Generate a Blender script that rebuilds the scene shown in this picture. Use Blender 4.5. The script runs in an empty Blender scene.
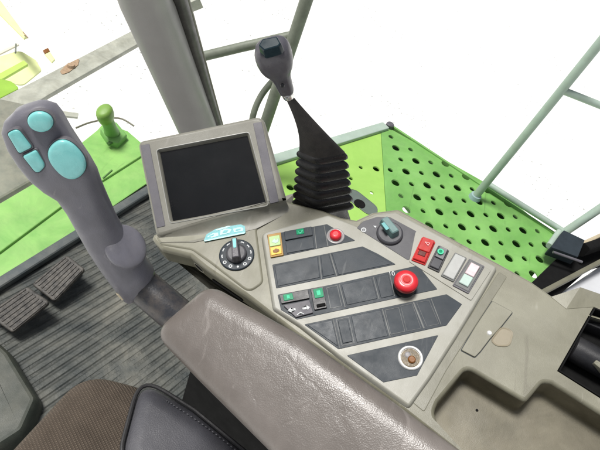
import bpy, bmesh, math, random
from mathutils import Vector, Matrix, noise
random.seed(7)
V = Vector
scn = bpy.context.scene
COL = scn.collection

# ------------------------------------------------------------------ camera
# z = 0 is the cab floor, the eye of the operator is 1.25 m above it, the yard lies 1.9 m below the floor
F_PX = 526.0                                    # focal length for a 600 px wide picture
TH, RO = math.radians(45), math.radians(-23)
FW = V((0, math.cos(TH), -math.sin(TH)))
_u0, _r0 = V((0, math.sin(TH), math.cos(TH))), V((1, 0, 0))
RT = math.cos(RO) * _r0 - math.sin(RO) * _u0
UP = math.sin(RO) * _r0 + math.cos(RO) * _u0
EYE = V((0, 0, 1.25))
GROUND = -1.9
cd = bpy.data.cameras.new('camera'); cam = bpy.data.objects.new('camera', cd); COL.objects.link(cam)
cd.sensor_width = 36; cd.lens = F_PX / 600 * 36; cd.clip_start = .02; cd.clip_end = 400
cam.matrix_world = Matrix(((RT.x, UP.x, -FW.x, EYE.x), (RT.y, UP.y, -FW.y, EYE.y), (RT.z, UP.z, -FW.z, EYE.z), (0, 0, 0, 1)))
scn.camera = cam

# ------------------------------------------------------------------ survey helpers: a bearing and a distance / a plane give a point
def ray(x, y): return RT * ((x - 300) / F_PX) + UP * ((225 - y) / F_PX) + FW
def at(x, y, d): return EYE + ray(x, y) * d
def atz(x, y, z):
    r = ray(x, y); return EYE + r * ((z - EYE.z) / r.z)
def above(base, x, y):
    """point of the upright line through base that is seen on bearing (x, y)"""
    r = ray(x, y); a = r.xy.dot(base.xy - EYE.xy) / r.xy.length_squared
    return V((base.x, base.y, EYE.z + r.z * a))

class Pl:
    def __init__(s, n, o, e1=None):
        s.n = n.normalized(); s.o = o.copy()
        e = e1 if e1 else V((1, .3, 0))
        s.e1 = (e - s.n * e.dot(s.n)).normalized(); s.e2 = s.n.cross(s.e1)
    def on(s, x, y):
        r = ray(x, y); return EYE + r * (s.n.dot(s.o - EYE) / s.n.dot(r))
    def uv(s, x, y):
        d = s.on(x, y) - s.o; return (d.dot(s.e1), d.dot(s.e2))
    def L(s, pts): return [s.uv(*p) for p in pts]
    def w(s, p, h=0): return s.o + s.e1 * p[0] + s.e2 * p[1] + s.n * h
    def up(s, h): return Pl(s.n, s.o + s.n * h, s.e1)

# ------------------------------------------------------------------ loops
def area(l): return .5 * sum(l[i][0] * l[(i + 1) % len(l)][1] - l[(i + 1) % len(l)][0] * l[i][1] for i in range(len(l)))
def ccw(l): return l if area(l) > 0 else l[::-1]
def rnd(pts, r, n=5):
    out = []; N = len(pts)
    for i in range(N):
        p0, p, p1 = V(pts[i - 1]).to_2d(), V(pts[i]).to_2d(), V(pts[(i + 1) % N]).to_2d()
        rr = r[i] if isinstance(r, (list, tuple)) else r
        a, b = p0 - p, p1 - p
        la, lb = a.length, b.length
        if rr <= 1e-6 or la < 1e-6 or lb < 1e-6: out.append(tuple(p)); continue
        a /= la; b /= lb
        ang = math.acos(max(-1, min(1, a.dot(b))))
        if ang > 3.05: out.append(tuple(p)); continue
        t = min(rr / math.tan(ang / 2), la * .48, lb * .48)
        q0, q1 = p + a * t, p + b * t
        for k in range(n + 1):
            s = k / n
            q = q0 * (1 - s) ** 2 + p * 2 * s * (1 - s) + q1 * s * s
            out.append((q.x, q.y))
    return out
def inset(l, d):
    if abs(d) < 1e-9: return list(l)
    out = []; N = len(l)
    for i in range(N):
        p0, p, p1 = V(l[i - 1]), V(l[i]), V(l[(i + 1) % N])
        a, b = (p - p0), (p1 - p)
        if a.length < 1e-9: a = b
        if b.length < 1e-9: b = a
        a = a.normalized(); b = b.normalized()
        na, nb = V((-a.y, a.x)), V((-b.y, b.x))
        m = (na + nb)
        if m.length < 1e-6: m = na
        m = m.normalized(); k = 1 / max(.45, m.dot(na))
        q = p + m * d * k; out.append((q.x, q.y))
    return out
def circ(c, r, n=32, r2=None, rot=0):
    r2 = r2 or r; ca, sa = math.cos(rot), math.sin(rot)
    return [(c[0] + r * math.cos(t) * ca - r2 * math.sin(t) * sa, c[1] + r * math.cos(t) * sa + r2 * math.sin(t) * ca) for t in [2 * math.pi * k / n for k in range(n)]]
def sup(c, a, b, e=2.5, n=28):
    out = []
    for k in range(n):
        t = 2 * math.pi * k / n; x, y = math.cos(t), math.sin(t)
        out.append(c + a * (math.copysign(abs(x) ** (2 / e), x)) + b * (math.copysign(abs(y) ** (2 / e), y)))
    return out

# ------------------------------------------------------------------ mesh builders
def ringv(bm, pts): return [bm.verts.new(p) for p in pts]
def bridge(bm, r0, r1):
    n = len(r0)
    for i in range(n):
        try: bm.faces.new((r0[i], r0[(i + 1) % n], r1[(i + 1) % n], r1[i]))
        except ValueError: pass
def stack(bm, loop, levels, pl, cap0=True, cap1=True):
    loop = ccw(loop); prev = None; first = None
    for (i, h) in levels:
        r = ringv(bm, [pl.w(p, h) for p in inset(loop, i)])
        if prev: bridge(bm, prev, r)
        else: first = r
        prev = r
    if cap0: bm.faces.new(first[::-1])
    if cap1: bm.faces.new(prev)
    return first, prev
def rstack(bm, raw, radii, levels, pl, seg=7, cap0=True, cap1=True):
    """like stack, for big insets: the raw polygon is inset and its corners rounded again at every level"""
    if not isinstance(radii, (list, tuple)): radii = [radii] * len(raw)
    if area(raw) < 0: raw, radii = raw[::-1], list(radii)[::-1]
    prev = first = None
    for (i, h) in levels:
        r = ringv(bm, [pl.w(p, h) for p in rnd(inset(raw, i), [max(.002, q - i) for q in radii], seg)])
        if prev: bridge(bm, prev, r)
        else: first = r
        prev = r
    if cap0: bm.faces.new(first[::-1])
    if cap1: bm.faces.new(prev)
    return first, prev
def slab(bm, loop, h0, h1, pl, bev=.0008):
    return stack(bm, loop, [(0, h0), (0, h1 - bev), (bev * .35, h1 - bev * .3), (bev, h1)], pl)
def loft(bm, rings, cap=True):
    rs = [ringv(bm, r) for r in rings]
    for a, b in zip(rs, rs[1:]): bridge(bm, a, b)
    if cap:
        bm.faces.new(rs[0][::-1]); bm.faces.new(rs[-1])
    return rs
def frames(pts):
    out = []; ref = None
    for i, p in enumerate(pts):
        t = (pts[min(i + 1, len(pts) - 1)] - pts[max(i - 1, 0)]).normalized()
        if ref is None:
            ref = V((0, 0, 1)) if abs(t.z) < .9 else V((1, 0, 0))
            a = t.cross(ref).normalized()
        else: a = (a - t * a.dot(t)).normalized()
        out.append((p, a, t.cross(a).normalized()))
    return out
def tube(bm, pts, r, n=18):
    rr = r if isinstance(r, (list, tuple)) else [r] * len(pts)
    loft(bm, [[p + a * math.cos(2 * math.pi * k / n) * q + b * math.sin(2 * math.pi * k / n) * q for k in range(n)] for (p, a, b), q in zip(frames(pts), rr)])
def curve(pts, m=8):
    P = [pts[0]] + list(pts) + [pts[-1]]; out = []
    for i in range(1, len(P) - 2):
        for k in range(m):
            t = k / m; a, b, c, d = P[i - 1], P[i], P[i + 1], P[i + 2]
            out.append(.5 * ((2 * b) + (c - a) * t + (2 * a - 5 * b + 4 * c - d) * t * t + (3 * b - a - 3 * c + d) * t ** 3))
    out.append(P[-2]); return out
def bar(bm, a, b, w, h, up=V((0, 0, 1)), bev=.1):
    t = (b - a).normalized(); s = t.cross(up).normalized(); u = s.cross(t).normalized()
    def ring(p, k):
        pts = rnd([(-w / 2 + k, -h / 2 + k), (w / 2 - k, -h / 2 + k), (w / 2 - k, h / 2 - k), (-w / 2 + k, h / 2 - k)], min(w, h) * bev, 3)
        return [p + s * q[0] + u * q[1] for q in pts]
    loft(bm, [ring(a, 0), ring(b, 0)])
def inside(p, poly):
    c = False
    for i in range(len(poly)):
        (x1, y1), (x2, y2) = poly[i - 1], poly[i]
        if (y1 > p[1]) != (y2 > p[1]) and p[0] < (x2 - x1) * (p[1] - y1) / (y2 - y1) + x1: c = not c
    return c
def plate(bm, outer, holes, pl, h):
    """sheet with holes; returns (outer ring verts, hole ring verts)"""
    rings = []; edges = []
    for l in [outer] + holes:
        r = ringv(bm, [pl.w(p, h) for p in l]); rings.append(r)
        for i in range(len(r)): edges.append(bm.edges.new((r[i], r[(i + 1) % len(r)])))
    g = bmesh.ops.triangle_fill(bm, use_beauty=True, use_dissolve=False, edges=edges, normal=pl.n)
    bad = []
    for f in bm.faces:
        c = f.calc_center_median() - pl.o; q = (c.dot(pl.e1), c.dot(pl.e2))
        if any(inside(q, h_) for h_ in holes): bad.append(f)
    if bad: bmesh.ops.delete(bm, geom=bad, context='FACES_ONLY')
    return rings
def follow(bm, ring, loop, levels, pl):
    prev = ring
    for (i, h) in levels:
        r = ringv(bm, [pl.w(p, h) for p in inset(loop, i)]); bridge(bm, prev, r); prev = r
    return prev

def wloc(o):
    p = V(o.location)
    while o.parent: o = o.parent; p += V(o.location)
    return p
def obj(name, bm, m, parent=None, sharp=32, dome=False, flatn=None):
    bmesh.ops.remove_doubles(bm, verts=bm.verts, dist=1e-6)
    bmesh.ops.recalc_face_normals(bm, faces=bm.faces)
    cs = math.cos(math.radians(sharp))
    for f in bm.faces: f.smooth = (len(f.verts) <= 4 or dome) and not (flatn and abs(f.normal.dot(flatn)) > .9995)
    for e in bm.edges:
        if len(e.link_faces) == 2 and e.link_faces[0].normal.dot(e.link_faces[1].normal) < cs: e.smooth = False
    if parent: off = wloc(parent)
    else:
        xs = [v.co for v in bm.verts]
        off = V((sum(v.x for v in xs) / len(xs), sum(v.y for v in xs) / len(xs), min(v.z for v in xs)))
    for v in bm.verts: v.co -= off
    me = bpy.data.meshes.new(name); bm.to_mesh(me); bm.free()
    me.materials.append(m)
    o = bpy.data.objects.new(name, me); COL.objects.link(o)
    if parent: o.parent = parent
    else: o.location = off
    return o
def thing(name, label, cat, loc, group=None):
    o = bpy.data.objects.new(name, None); o.empty_display_size = .05; COL.objects.link(o)
    o.location = loc; return tag(o, label, cat, group)
def tag(o, label, cat, group=None):
    o['label'] = label; o['category'] = cat
    if group: o['group'] = group
    return o
def struct(o): o['kind'] = 'structure'; return o
def NB(): return bmesh.new()
def text(name, s, pl, p, size, m, parent, rot=0, h=0.0003):
    cu = bpy.data.curves.new(name, 'FONT'); cu.body = s; cu.size = size; cu.align_x = 'CENTER'; cu.align_y = 'CENTER'; cu.extrude = .00006
    t = bpy.data.objects.new(name, cu); COL.objects.link(t)
    bpy.context.view_layer.update()
    me = bpy.data.meshes.new_from_object(t.evaluated_get(bpy.context.evaluated_depsgraph_get()))
    bpy.data.objects.remove(t); ca, sa = math.cos(rot), math.sin(rot); off = wloc(parent)
    for v in me.vertices:
        x, y = v.co.x * ca - v.co.y * sa, v.co.x * sa + v.co.y * ca
        v.co = pl.w((p[0] + x, p[1] + y), h + v.co.z) - off
    me.materials.clear(); me.materials.append(m)
    o = bpy.data.objects.new(name, me); COL.objects.link(o); o.parent = parent; return o

# ------------------------------------------------------------------ materials
def mat(name, col, rough=.5, var=.12, vs=14, bump=.15, bs=500, dust=None, metal=0, spec=.5, coat=0, rvar=.1, warp=None, bd=.0006):
    m = bpy.data.materials.new(name); m.use_nodes = True; nt = m.node_tree; N = nt.nodes; Lk = nt.links
    b = N['Principled BSDF']; geo = N.new('ShaderNodeNewGeometry')
    def nz(scale, det=6, ro=.6):
        n = N.new('ShaderNodeTexNoise'); n.inputs['Scale'].default_value = scale; n.inputs['Detail'].default_value = det; n.inputs['Roughness'].default_value = ro
        Lk.new(geo.outputs['Position'], n.inputs['Vector']); return n
    def ramp(src, p0, p1, c0, c1):
        r = N.new('ShaderNodeValToRGB'); r.color_ramp.elements[0].position = p0; r.color_ramp.elements[1].position = p1
        r.color_ramp.elements[0].color = (*c0, 1); r.color_ramp.elements[1].color = (*c1, 1); Lk.new(src, r.inputs[0]); return r
    n1 = nz(vs)
    c = ramp(n1.outputs['Fac'], .3, .7, [x * (1 - var) for x in col], [min(1, x * (1 + var)) for x in col]).outputs[0]
    if dust:
        dc, amt, ds = dust
        n2 = nz(ds, 10, .68); f = ramp(n2.outputs['Fac'], .5 - .25 * amt, .5 + .35 - .2 * amt, (0, 0, 0), (amt,) * 3)
        mx = N.new('ShaderNodeMix'); mx.data_type = 'RGBA'; Lk.new(f.outputs[0], mx.inputs['Factor']); Lk.new(c, mx.inputs['A']); mx.inputs['B'].default_value = (*dc, 1)
        c = mx.outputs['Result']
    Lk.new(c, b.inputs['Base Color'])
    n3 = nz(vs * 2.3, 8)
    rr = N.new('ShaderNodeMapRange'); rr.inputs['From Min'].default_value = .3; rr.inputs['From Max'].default_value = .7
    rr.inputs['To Min'].default_value = max(0, rough - rvar); rr.inputs['To Max'].default_value = min(1, rough + rvar)
    Lk.new(n3.outputs['Fac'], rr.inputs['Value']); Lk.new(rr.outputs[0], b.inputs['Roughness'])
    b.inputs['Metallic'].default_value = metal; b.inputs['Specular IOR Level'].default_value = spec; b.inputs['Coat Weight'].default_value = coat
    if bump:
        n4 = nz(bs, 3); bp = N.new('ShaderNodeBump'); bp.inputs['Strength'].default_value = bump; bp.inputs['Distance'].default_value = bd
        Lk.new(n4.outputs['Fac'], bp.inputs['Height']); Lk.new(bp.outputs[0], b.inputs['Normal'])
    m['c'] = 1
    return m
def nodes(m): return m.node_tree.nodes, m.node_tree.links, m.node_tree.nodes['Principled BSDF']

def blotch(m, lo, hi, scale=7, p0=.35, p1=.62):
    """large soft stains multiplied over the base colour"""
    N, Lk, b = nodes(m); g = [n for n in N if n.type == 'NEW_GEOMETRY'][0]
    n = N.new('ShaderNodeTexNoise'); n.inputs['Scale'].default_value = scale; n.inputs['Detail'].default_value = 9; n.inputs['Roughness'].default_value = .66; n.inputs['Distortion'].default_value = .6
    Lk.new(g.outputs['Position'], n.inputs['Vector'])
    r = N.new('ShaderNodeMapRange'); r.inputs['From Min'].default_value = p0; r.inputs['From Max'].default_value = p1; Lk.new(n.outputs['Fac'], r.inputs['Value'])
    c = N.new('ShaderNodeMix'); c.data_type = 'RGBA'; Lk.new(r.outputs[0], c.inputs['Factor']); c.inputs['A'].default_value = (*lo, 1); c.inputs['B'].default_value = (*hi, 1)
    src = b.inputs['Base Color'].links[0].from_socket
    mx = N.new('ShaderNodeMix'); mx.data_type = 'RGBA'; mx.blend_type = 'MULTIPLY'; mx.inputs['Factor'].default_value = 1
    Lk.new(src, mx.inputs['A']); Lk.new(c.outputs['Result'], mx.inputs['B']); Lk.new(mx.outputs['Result'], b.inputs['Base Color'])
DUST = (.32, .29, .22)
M = {}
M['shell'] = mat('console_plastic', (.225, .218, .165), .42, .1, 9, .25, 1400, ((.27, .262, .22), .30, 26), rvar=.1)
M['plate'] = mat('panel_plastic', (.335, .332, .29), .40, .08, 12, .2, 1400, ((.36, .35, .31), .3, 40))
M['bezel'] = mat('monitor_plastic', (.235, .23, .195), .45, .08, 14, .25, 1300, ((.26, .25, .22), .3, 30))
M['strip'] = mat('dark_panel_foil', (.024, .033, .042), .42, .15, 30, .15, 1600, ((.07, .072, .072), .28, 60), rvar=.08, spec=.25)
M['strip2'] = mat('slate_panel_foil', (.028, .037, .046), .36, .15, 40, .15, 1600, ((.075, .076, .076), .25, 70), spec=.25)
M['greyline'] = mat('grey_seam', (.13, .135, .13), .5, .1, 30, 0)
M['s6'] = mat('charcoal_panel', (.060, .060, .068), .42, .12, 30, .2, 1500, ((.13, .13, .13), .35, 60))
M['bezel_dark'] = mat('dark_grey_inlay', (.11, .105, .12), .5, .1, 30, .3, 1300, ((.2, .19, .18), .3, 40))
M['black'] = mat('black_plastic', (.018, .018, .020), .38, .2, 30, .2, 1200, ((.09, .085, .08), .25, 50))
M['gap'] = mat('dark_void_rubber', (.008, .008, .008), .9, .2, 20, .1, spec=.15)
M['rubber'] = mat('bellows_rubber', (.018, .017, .018), .30, .2, 40, .25, 900, ((.10, .09, .085), .28, 60))
M['boot'] = mat('boot_leather', (.030, .027, .025), .6, .2, 60, .6, 500, ((.10, .085, .07), .3, 60))
M['knob'] = mat('grey_knob_plastic', (.075, .072, .085), .33, .15, 30, .2, 900, ((.2, .18, .17), .3, 50))
M['grip'] = mat('grip_plastic', (.158, .156, .182), .36, .08, 22, .35, 1100, ((.20, .185, .18), .3, 35), rvar=.08)
M['tubeblk'] = mat('worn_black_tube', (.028, .030, .036), .35, .2, 40, .3, 500, ((.25, .2, .15), .35, 60))
M['cyan'] = mat('turquoise_button', (.24, .66, .64), .25, .05, 40, .1, 900, ((.35, .7, .68), .3, 60), coat=.2)
M['red'] = mat('red_plastic', (.62, .02, .03), .35, .1, 60, .1, 900, coat=.2)
M['red2'] = mat('red_rocker', (.48, .03, .028), .5, .15, 60, .1, 900, spec=.2)
M['reddark'] = mat('dark_red_lens', (.12, .015, .01), .3, .1, 60, 0)
M['pink'] = mat('pale_pink_mark', (.85, .45, .45), .5, .05, 60, 0)
M['green'] = mat('green_lens', (.008, .26, .12), .35, .15, 80, 0, spec=.15)
M['greenhi'] = mat('green_mark', (.10, .62, .36), .5, .1, 80, 0, spec=.1)
M['limelens'] = mat('lime_lens', (.40, .62, .25), .35, .1, 90, 0)
M['yellow'] = mat('yellow_rocker', (.85, .50, .04), .4, .1, 80, .1)
M['yellowd'] = mat('amber_frame', (.35, .19, .02), .4, .1, 80, .1)
M['brown'] = mat('brown_mark', (.22, .08, .01), .5, .1, 80, 0)
M['white'] = mat('white_plastic', (.66, .66, .64), .45, .05, 60, .1, 900)
M['white2'] = mat('grey_white_plastic', (.42, .43, .41), .42, .08, 60, .1, 900, ((.32, .30, .29), .4, 90))
M['rose'] = mat('rosy_white_lens', (.62, .48, .50), .42, .08, 60, .1, 900)
M['mint'] = mat('mint_white_lens', (.46, .58, .52), .42, .08, 60, .1, 900)
M['mark'] = mat('white_print', (.62, .64, .64), .5, .05, 60, 0)
M['teal'] = mat('teal_pointer', (.14, .42, .42), .4, .1, 60, .1)
M['tealgrey'] = mat('teal_grey_pointer', (.13, .22, .21), .4, .2, 90, .1)
M['sticker'] = mat('turquoise_sticker', (.12, .42, .45), .4, .15, 120, .2, 700, ((.35, .6, .6), .5, 150))
M['stickerhi'] = mat('pale_turquoise_print', (.46, .78, .78), .4, .1, 120, 0)
M['chrome'] = mat('chrome_ring', (.82, .82, .80), .22, .05, 60, .1, 400, metal=.9)
M['whitering'] = mat('white_ring', (.80, .80, .77), .3, .05, 60, 0)
M['brass'] = mat('dirty_brass', (.15, .115, .065), .45, .5, 260, .4, 500)
M['pillar'] = mat('pillar_trim', (.32, .31, .30), .45, .06, 12, .3, 900, ((.31, .30, .28), .3, 20))
M['seal'] = mat('door_seal', (.035, .033, .030), .5, .2, 40, .3, 500, ((.13, .12, .1), .4, 60))
M['rail'] = mat('hazed_handrail_paint', (.38, .48, .41), .5, .1, 18, .3, 400, ((.36, .42, .34), .5, 30))  # lightened so that the overexposed haze sits in the colour
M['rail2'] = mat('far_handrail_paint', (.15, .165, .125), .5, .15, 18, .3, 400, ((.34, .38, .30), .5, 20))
M['lime'] = mat('green_paint', (.205, .45, .115), .48, .08, 8, .2, 500, ((.22, .36, .16), .30, 25))
M['limesunlit'] = mat('sunlit_lime_paint', (.33, .57, .12), .45, .05, 8, .15, 500, ((.30, .55, .10), .3, 20))  # lit copy of the platform green for the sun-facing bend
M['limeleft'] = mat('sunlit_panel_paint', (.27, .54, .14), .48, .08, 8, .2, 500, ((.28, .40, .16), .30, 25))  # brighter copy of the machine green, sunlight put into its tone
M['limecover'] = mat('lime_cover_paint', (.30, .52, .06), .5, .1, 8, .1, 400)
M['limepale'] = mat('overexposed_lime_paint', (.50, .72, .14), .5, .1, 8, .1, 400)  # lime lightened to carry the overexposure of the header parts
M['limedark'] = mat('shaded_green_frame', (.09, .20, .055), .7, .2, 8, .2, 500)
M['yellowgreen'] = mat('overexposed_green_paint', (.80, .86, .42), .5, .1, 8, .1, 400)  # near-white yellow green, overexposed haze painted as base colour
M['cream'] = mat('cream_frame_paint', (.82, .78, .60), .5, .1, 8, .1, 400)
M['beam'] = mat('grey_beam_paint', (.44, .45, .39), .6, .15, 16, .3, 300, ((.38, .37, .29), .5, 30))
M['rust'] = mat('rusty_steel', (.34, .23, .14), .8, .3, 90, .5, 300, ((.6, .45, .3), .6, 70))
M['pedal'] = mat('pedal_rubber', (.030, .028, .025), .6, .25, 60, .4, 500, ((.19, .17, .14), .5, 60))
M['box'] = mat('column_foot_plastic', (.040, .048, .037), .5, .12, 12, .3, 500, ((.15, .145, .11), .45, 18))
M['piping'] = mat('seat_piping', (.028, .027, .028), .55, .1, 60, .3, 700)
M['bolster'] = mat('bolster_vinyl', (.062, .062, .072), .5, .12, 30, .8, 700, ((.12, .115, .12), .3, 20), bd=.0005)
M['sill'] = mat('pale_sill', (.60, .61, .63), .5, .06, 10, .2, 300)
M['olive'] = mat('olive_door_frame', (.16, .155, .11), .5, .15, 20, .2, 400)
M['tan'] = mat('tan_edge_trim', (.50, .43, .30), .6, .1, 30, .2, 400)
M['stitch'] = mat('grey_thread', (.14, .14, .15), .7, .1, 60, 0)
M['clear'] = mat('grey_collar', (.28, .27, .27), .25, .1, 60, 0)
M['coin'] = M['brass']

# screen: glossy dark glass with a smeary film of dust
m = mat('screen_glass', (.006, .007, .008), .16, .3, 8, .04, 200, ((.012, .011, .012), .45, 14), rvar=.05, spec=.25); M['screen'] = m

# leather of the arm pad: fine grain and long creases
def leather():
    m = mat('armrest_vinyl', (.165, .148, .135), .33, .10, 8, 0, dust=((.25, .225, .205), .4, 14), rvar=.07)
    N, Lk, b = nodes(m); g = [n for n in N if n.type == 'NEW_GEOMETRY'][0]
    mp = N.new('ShaderNodeMapping'); mp.inputs['Rotation'].default_value = (0, 0, .5); mp.inputs['Scale'].default_value = (1, .45, 1)
    w = N.new('ShaderNodeTexNoise'); w.inputs['Scale'].default_value = 18; w.inputs['Detail'].default_value = 4
    Lk.new(g.outputs['Position'], mp.inputs[0])
    mix = N.new('ShaderNodeVectorMath'); mix.operation = 'MULTIPLY_ADD'
    Lk.new(g.outputs['Position'], w.inputs['Vector'])
    Lk.new(w.outputs['Color'], mix.inputs[0]); mix.inputs[1].default_value = (.05, .05, .05); Lk.new(mp.outputs[0], mix.inputs[2])
    vo = N.new('ShaderNodeTexVoronoi'); vo.feature = 'DISTANCE_TO_EDGE'; vo.inputs['Scale'].default_value = 24; Lk.new(mix.outputs[0], vo.inputs['Vector'])
    cr = N.new('ShaderNodeMapRange'); cr.inputs['From Max'].default_value = .045; Lk.new(vo.outputs['Distance'], cr.inputs['Value'])
    msk = N.new('ShaderNodeTexNoise'); msk.inputs['Scale'].default_value = 16; Lk.new(g.outputs['Position'], msk.inputs['Vector'])
    mr = N.new('ShaderNodeMapRange'); mr.inputs['From Min'].default_value = .46; mr.inputs['From Max'].default_value = .64; Lk.new(msk.outputs['Fac'], mr.inputs['Value'])
    mm = N.new('ShaderNodeMath'); mm.operation = 'MAXIMUM'; inv = N.new('ShaderNodeMath'); inv.operation = 'SUBTRACT'; inv.inputs[0].default_value = 1; Lk.new(mr.outputs[0], inv.inputs[1])
    Lk.new(cr.outputs[0], mm.inputs[0]); Lk.new(inv.outputs[0], mm.inputs[1])
    b1 = N.new('ShaderNodeBump'); b1.inputs['Strength'].default_value = .15; b1.inputs['Distance'].default_value = .0009; Lk.new(mm.outputs[0], b1.inputs['Height'])
    soft = N.new('ShaderNodeTexNoise'); soft.inputs['Scale'].default_value = 55; soft.inputs['Detail'].default_value = 5; Lk.new(mix.outputs[0], soft.inputs['Vector'])
    b2 = N.new('ShaderNodeBump'); b2.inputs['Strength'].default_value = .45; b2.inputs['Distance'].default_value = .0016; Lk.new(soft.outputs['Fac'], b2.inputs['Height']); Lk.new(b1.outputs[0], b2.inputs['Normal'])
    v2 = N.new('ShaderNodeTexVoronoi'); v2.inputs['Scale'].default_value = 900; Lk.new(g.outputs['Position'], v2.inputs['Vector'])
    b3 = N.new('ShaderNodeBump'); b3.inputs['Strength'].default_value = .35; b3.inputs['Distance'].default_value = .0003; Lk.new(v2.outputs['Distance'], b3.inputs['Height']); Lk.new(b2.outputs[0], b3.inputs['Normal'])
    Lk.new(b3.outputs[0], b.inputs['Normal'])
    return m
M['leather'] = leather()

def ribbed(name, base, hi, p0, p1, pitch, dustc, amt, ds, depth=.004):
    """rubber with raised ribs that run along p0 -> p1"""
    d = (p1 - p0); d.z = 0; d.normalize(); s = V((-d.y, d.x, 0))
    m = mat(name, base, .62, .15, 20, 0, dust=(dustc, amt, ds)); N, Lk, b = nodes(m)
    g = [n for n in N if n.type == 'NEW_GEOMETRY'][0]
    dt = N.new('ShaderNodeVectorMath'); dt.operation = 'DOT_PRODUCT'; Lk.new(g.outputs['Position'], dt.inputs[0]); dt.inputs[1].default_value = s / pitch
    fr = N.new('ShaderNodeMath'); fr.operation = 'FRACT'; Lk.new(dt.outputs['Value'], fr.inputs[0])
    pp = N.new('ShaderNodeMath'); pp.operation = 'PINGPONG'; pp.inputs[1].default_value = .5; Lk.new(fr.outputs[0], pp.inputs[0])
    r = N.new('ShaderNodeMapRange'); r.interpolation_type = 'SMOOTHSTEP'; r.inputs['From Min'].default_value = .06; r.inputs['From Max'].default_value = .30; Lk.new(pp.outputs[0], r.inputs['Value'])
    n = N.new('ShaderNodeTexNoise'); n.inputs['Scale'].default_value = 160; n.inputs['Detail'].default_value = 8; Lk.new(g.outputs['Position'], n.inputs['Vector'])
    mn = N.new('ShaderNodeTexNoise'); mn.inputs['Scale'].default_value = 6.5; mn.inputs['Detail'].default_value = 7; mn.inputs['Roughness'].default_value = .6; Lk.new(g.outputs['Position'], mn.inputs['Vector'])
    mk = N.new('ShaderNodeMapRange'); mk.inputs['From Min'].default_value = .50; mk.inputs['From Max'].default_value = .64; Lk.new(mn.outputs['Fac'], mk.inputs['Value'])
    r_ = N.new('ShaderNodeMath'); r_.operation = 'MAXIMUM'; Lk.new(r.outputs[0], r_.inputs[0]); Lk.new(mk.outputs[0], r_.inputs[1]); r = r_
    bp = N.new('ShaderNodeBump'); bp.inputs['Distance'].default_value = depth; bp.inputs['Strength'].default_value = .8; Lk.new(r.outputs[0], bp.inputs['Height'])
    b2 = N.new('ShaderNodeBump'); b2.inputs['Distance'].default_value = .002; b2.inputs['Strength'].default_value = .5; Lk.new(n.outputs['Fac'], b2.inputs['Height']); Lk.new(bp.outputs[0], b2.inputs['Normal'])
    Lk.new(b2.outputs[0], b.inputs['Normal'])
    src = b.inputs['Base Color'].links[0].from_socket
    mx = N.new('ShaderNodeMix'); mx.data_type = 'RGBA'; mx.blend_type = 'MULTIPLY'; mx.inputs['Factor'].default_value = 1; Lk.new(src, mx.inputs['A'])
    c = N.new('ShaderNodeMix'); c.data_type = 'RGBA'; Lk.new(r.outputs[0], c.inputs['Factor']); c.inputs['A'].default_value = (.74, .74, .74, 1); c.inputs['B'].default_value = (1.06, 1.06, 1.06, 1)
    Lk.new(c.outputs['Result'], mx.inputs['B']); Lk.new(mx.outputs['Result'], b.inputs['Base Color'])
    return m

# seat cloth: small knitted cells
def cloth():
    m = mat('seat_cloth', (.120, .095, .073), .85, .18, 40, 0, dust=((.19, .155, .12), .4, 12), spec=.2); N, Lk, b = nodes(m)
    g = [n for n in N if n.type == 'NEW_GEOMETRY'][0]
    mp = N.new('ShaderNodeMapping'); mp.inputs['Rotation'].default_value = (0, 0, .65); Lk.new(g.outputs['Position'], mp.inputs[0])
    outs = []
    for ax in ('X', 'Y'):
        w = N.new('ShaderNodeTexWave'); w.bands_direction = ax; w.inputs['Scale'].default_value = 120 if ax == 'X' else 90; w.inputs['Distortion'].default_value = .6; w.inputs['Detail'].default_value = 2
        w.inputs['Detail Scale'].default_value = 3; Lk.new(mp.outputs[0], w.inputs['Vector']); outs.append(w)
    mu = N.new('ShaderNodeMath'); mu.operation = 'MULTIPLY'; Lk.new(outs[0].outputs['Fac'], mu.inputs[0]); Lk.new(outs[1].outputs['Fac'], mu.inputs[1])
    bp = N.new('ShaderNodeBump'); bp.inputs['Distance'].default_value = .0014; bp.inputs['Strength'].default_value = .9; Lk.new(mu.outputs[0], bp.inputs['Height']); Lk.new(bp.outputs[0], b.inputs['Normal'])
    src = b.inputs['Base Color'].links[0].from_socket
    c = N.new('ShaderNodeMix'); c.data_type = 'RGBA'; Lk.new(mu.outputs[0], c.inputs['Factor']); c.inputs['A'].default_value = (.55, .55, .55, 1); c.inputs['B'].default_value = (1.35, 1.35, 1.35, 1)
    mx = N.new('ShaderNodeMix'); mx.data_type = 'RGBA'; mx.blend_type = 'MULTIPLY'; mx.inputs['Factor'].default_value = 1; Lk.new(src, mx.inputs['A']); Lk.new(c.outputs['Result'], mx.inputs['B']); Lk.new(mx.outputs['Result'], b.inputs['Base Color'])
    return m
M['cloth'] = cloth()

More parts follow.
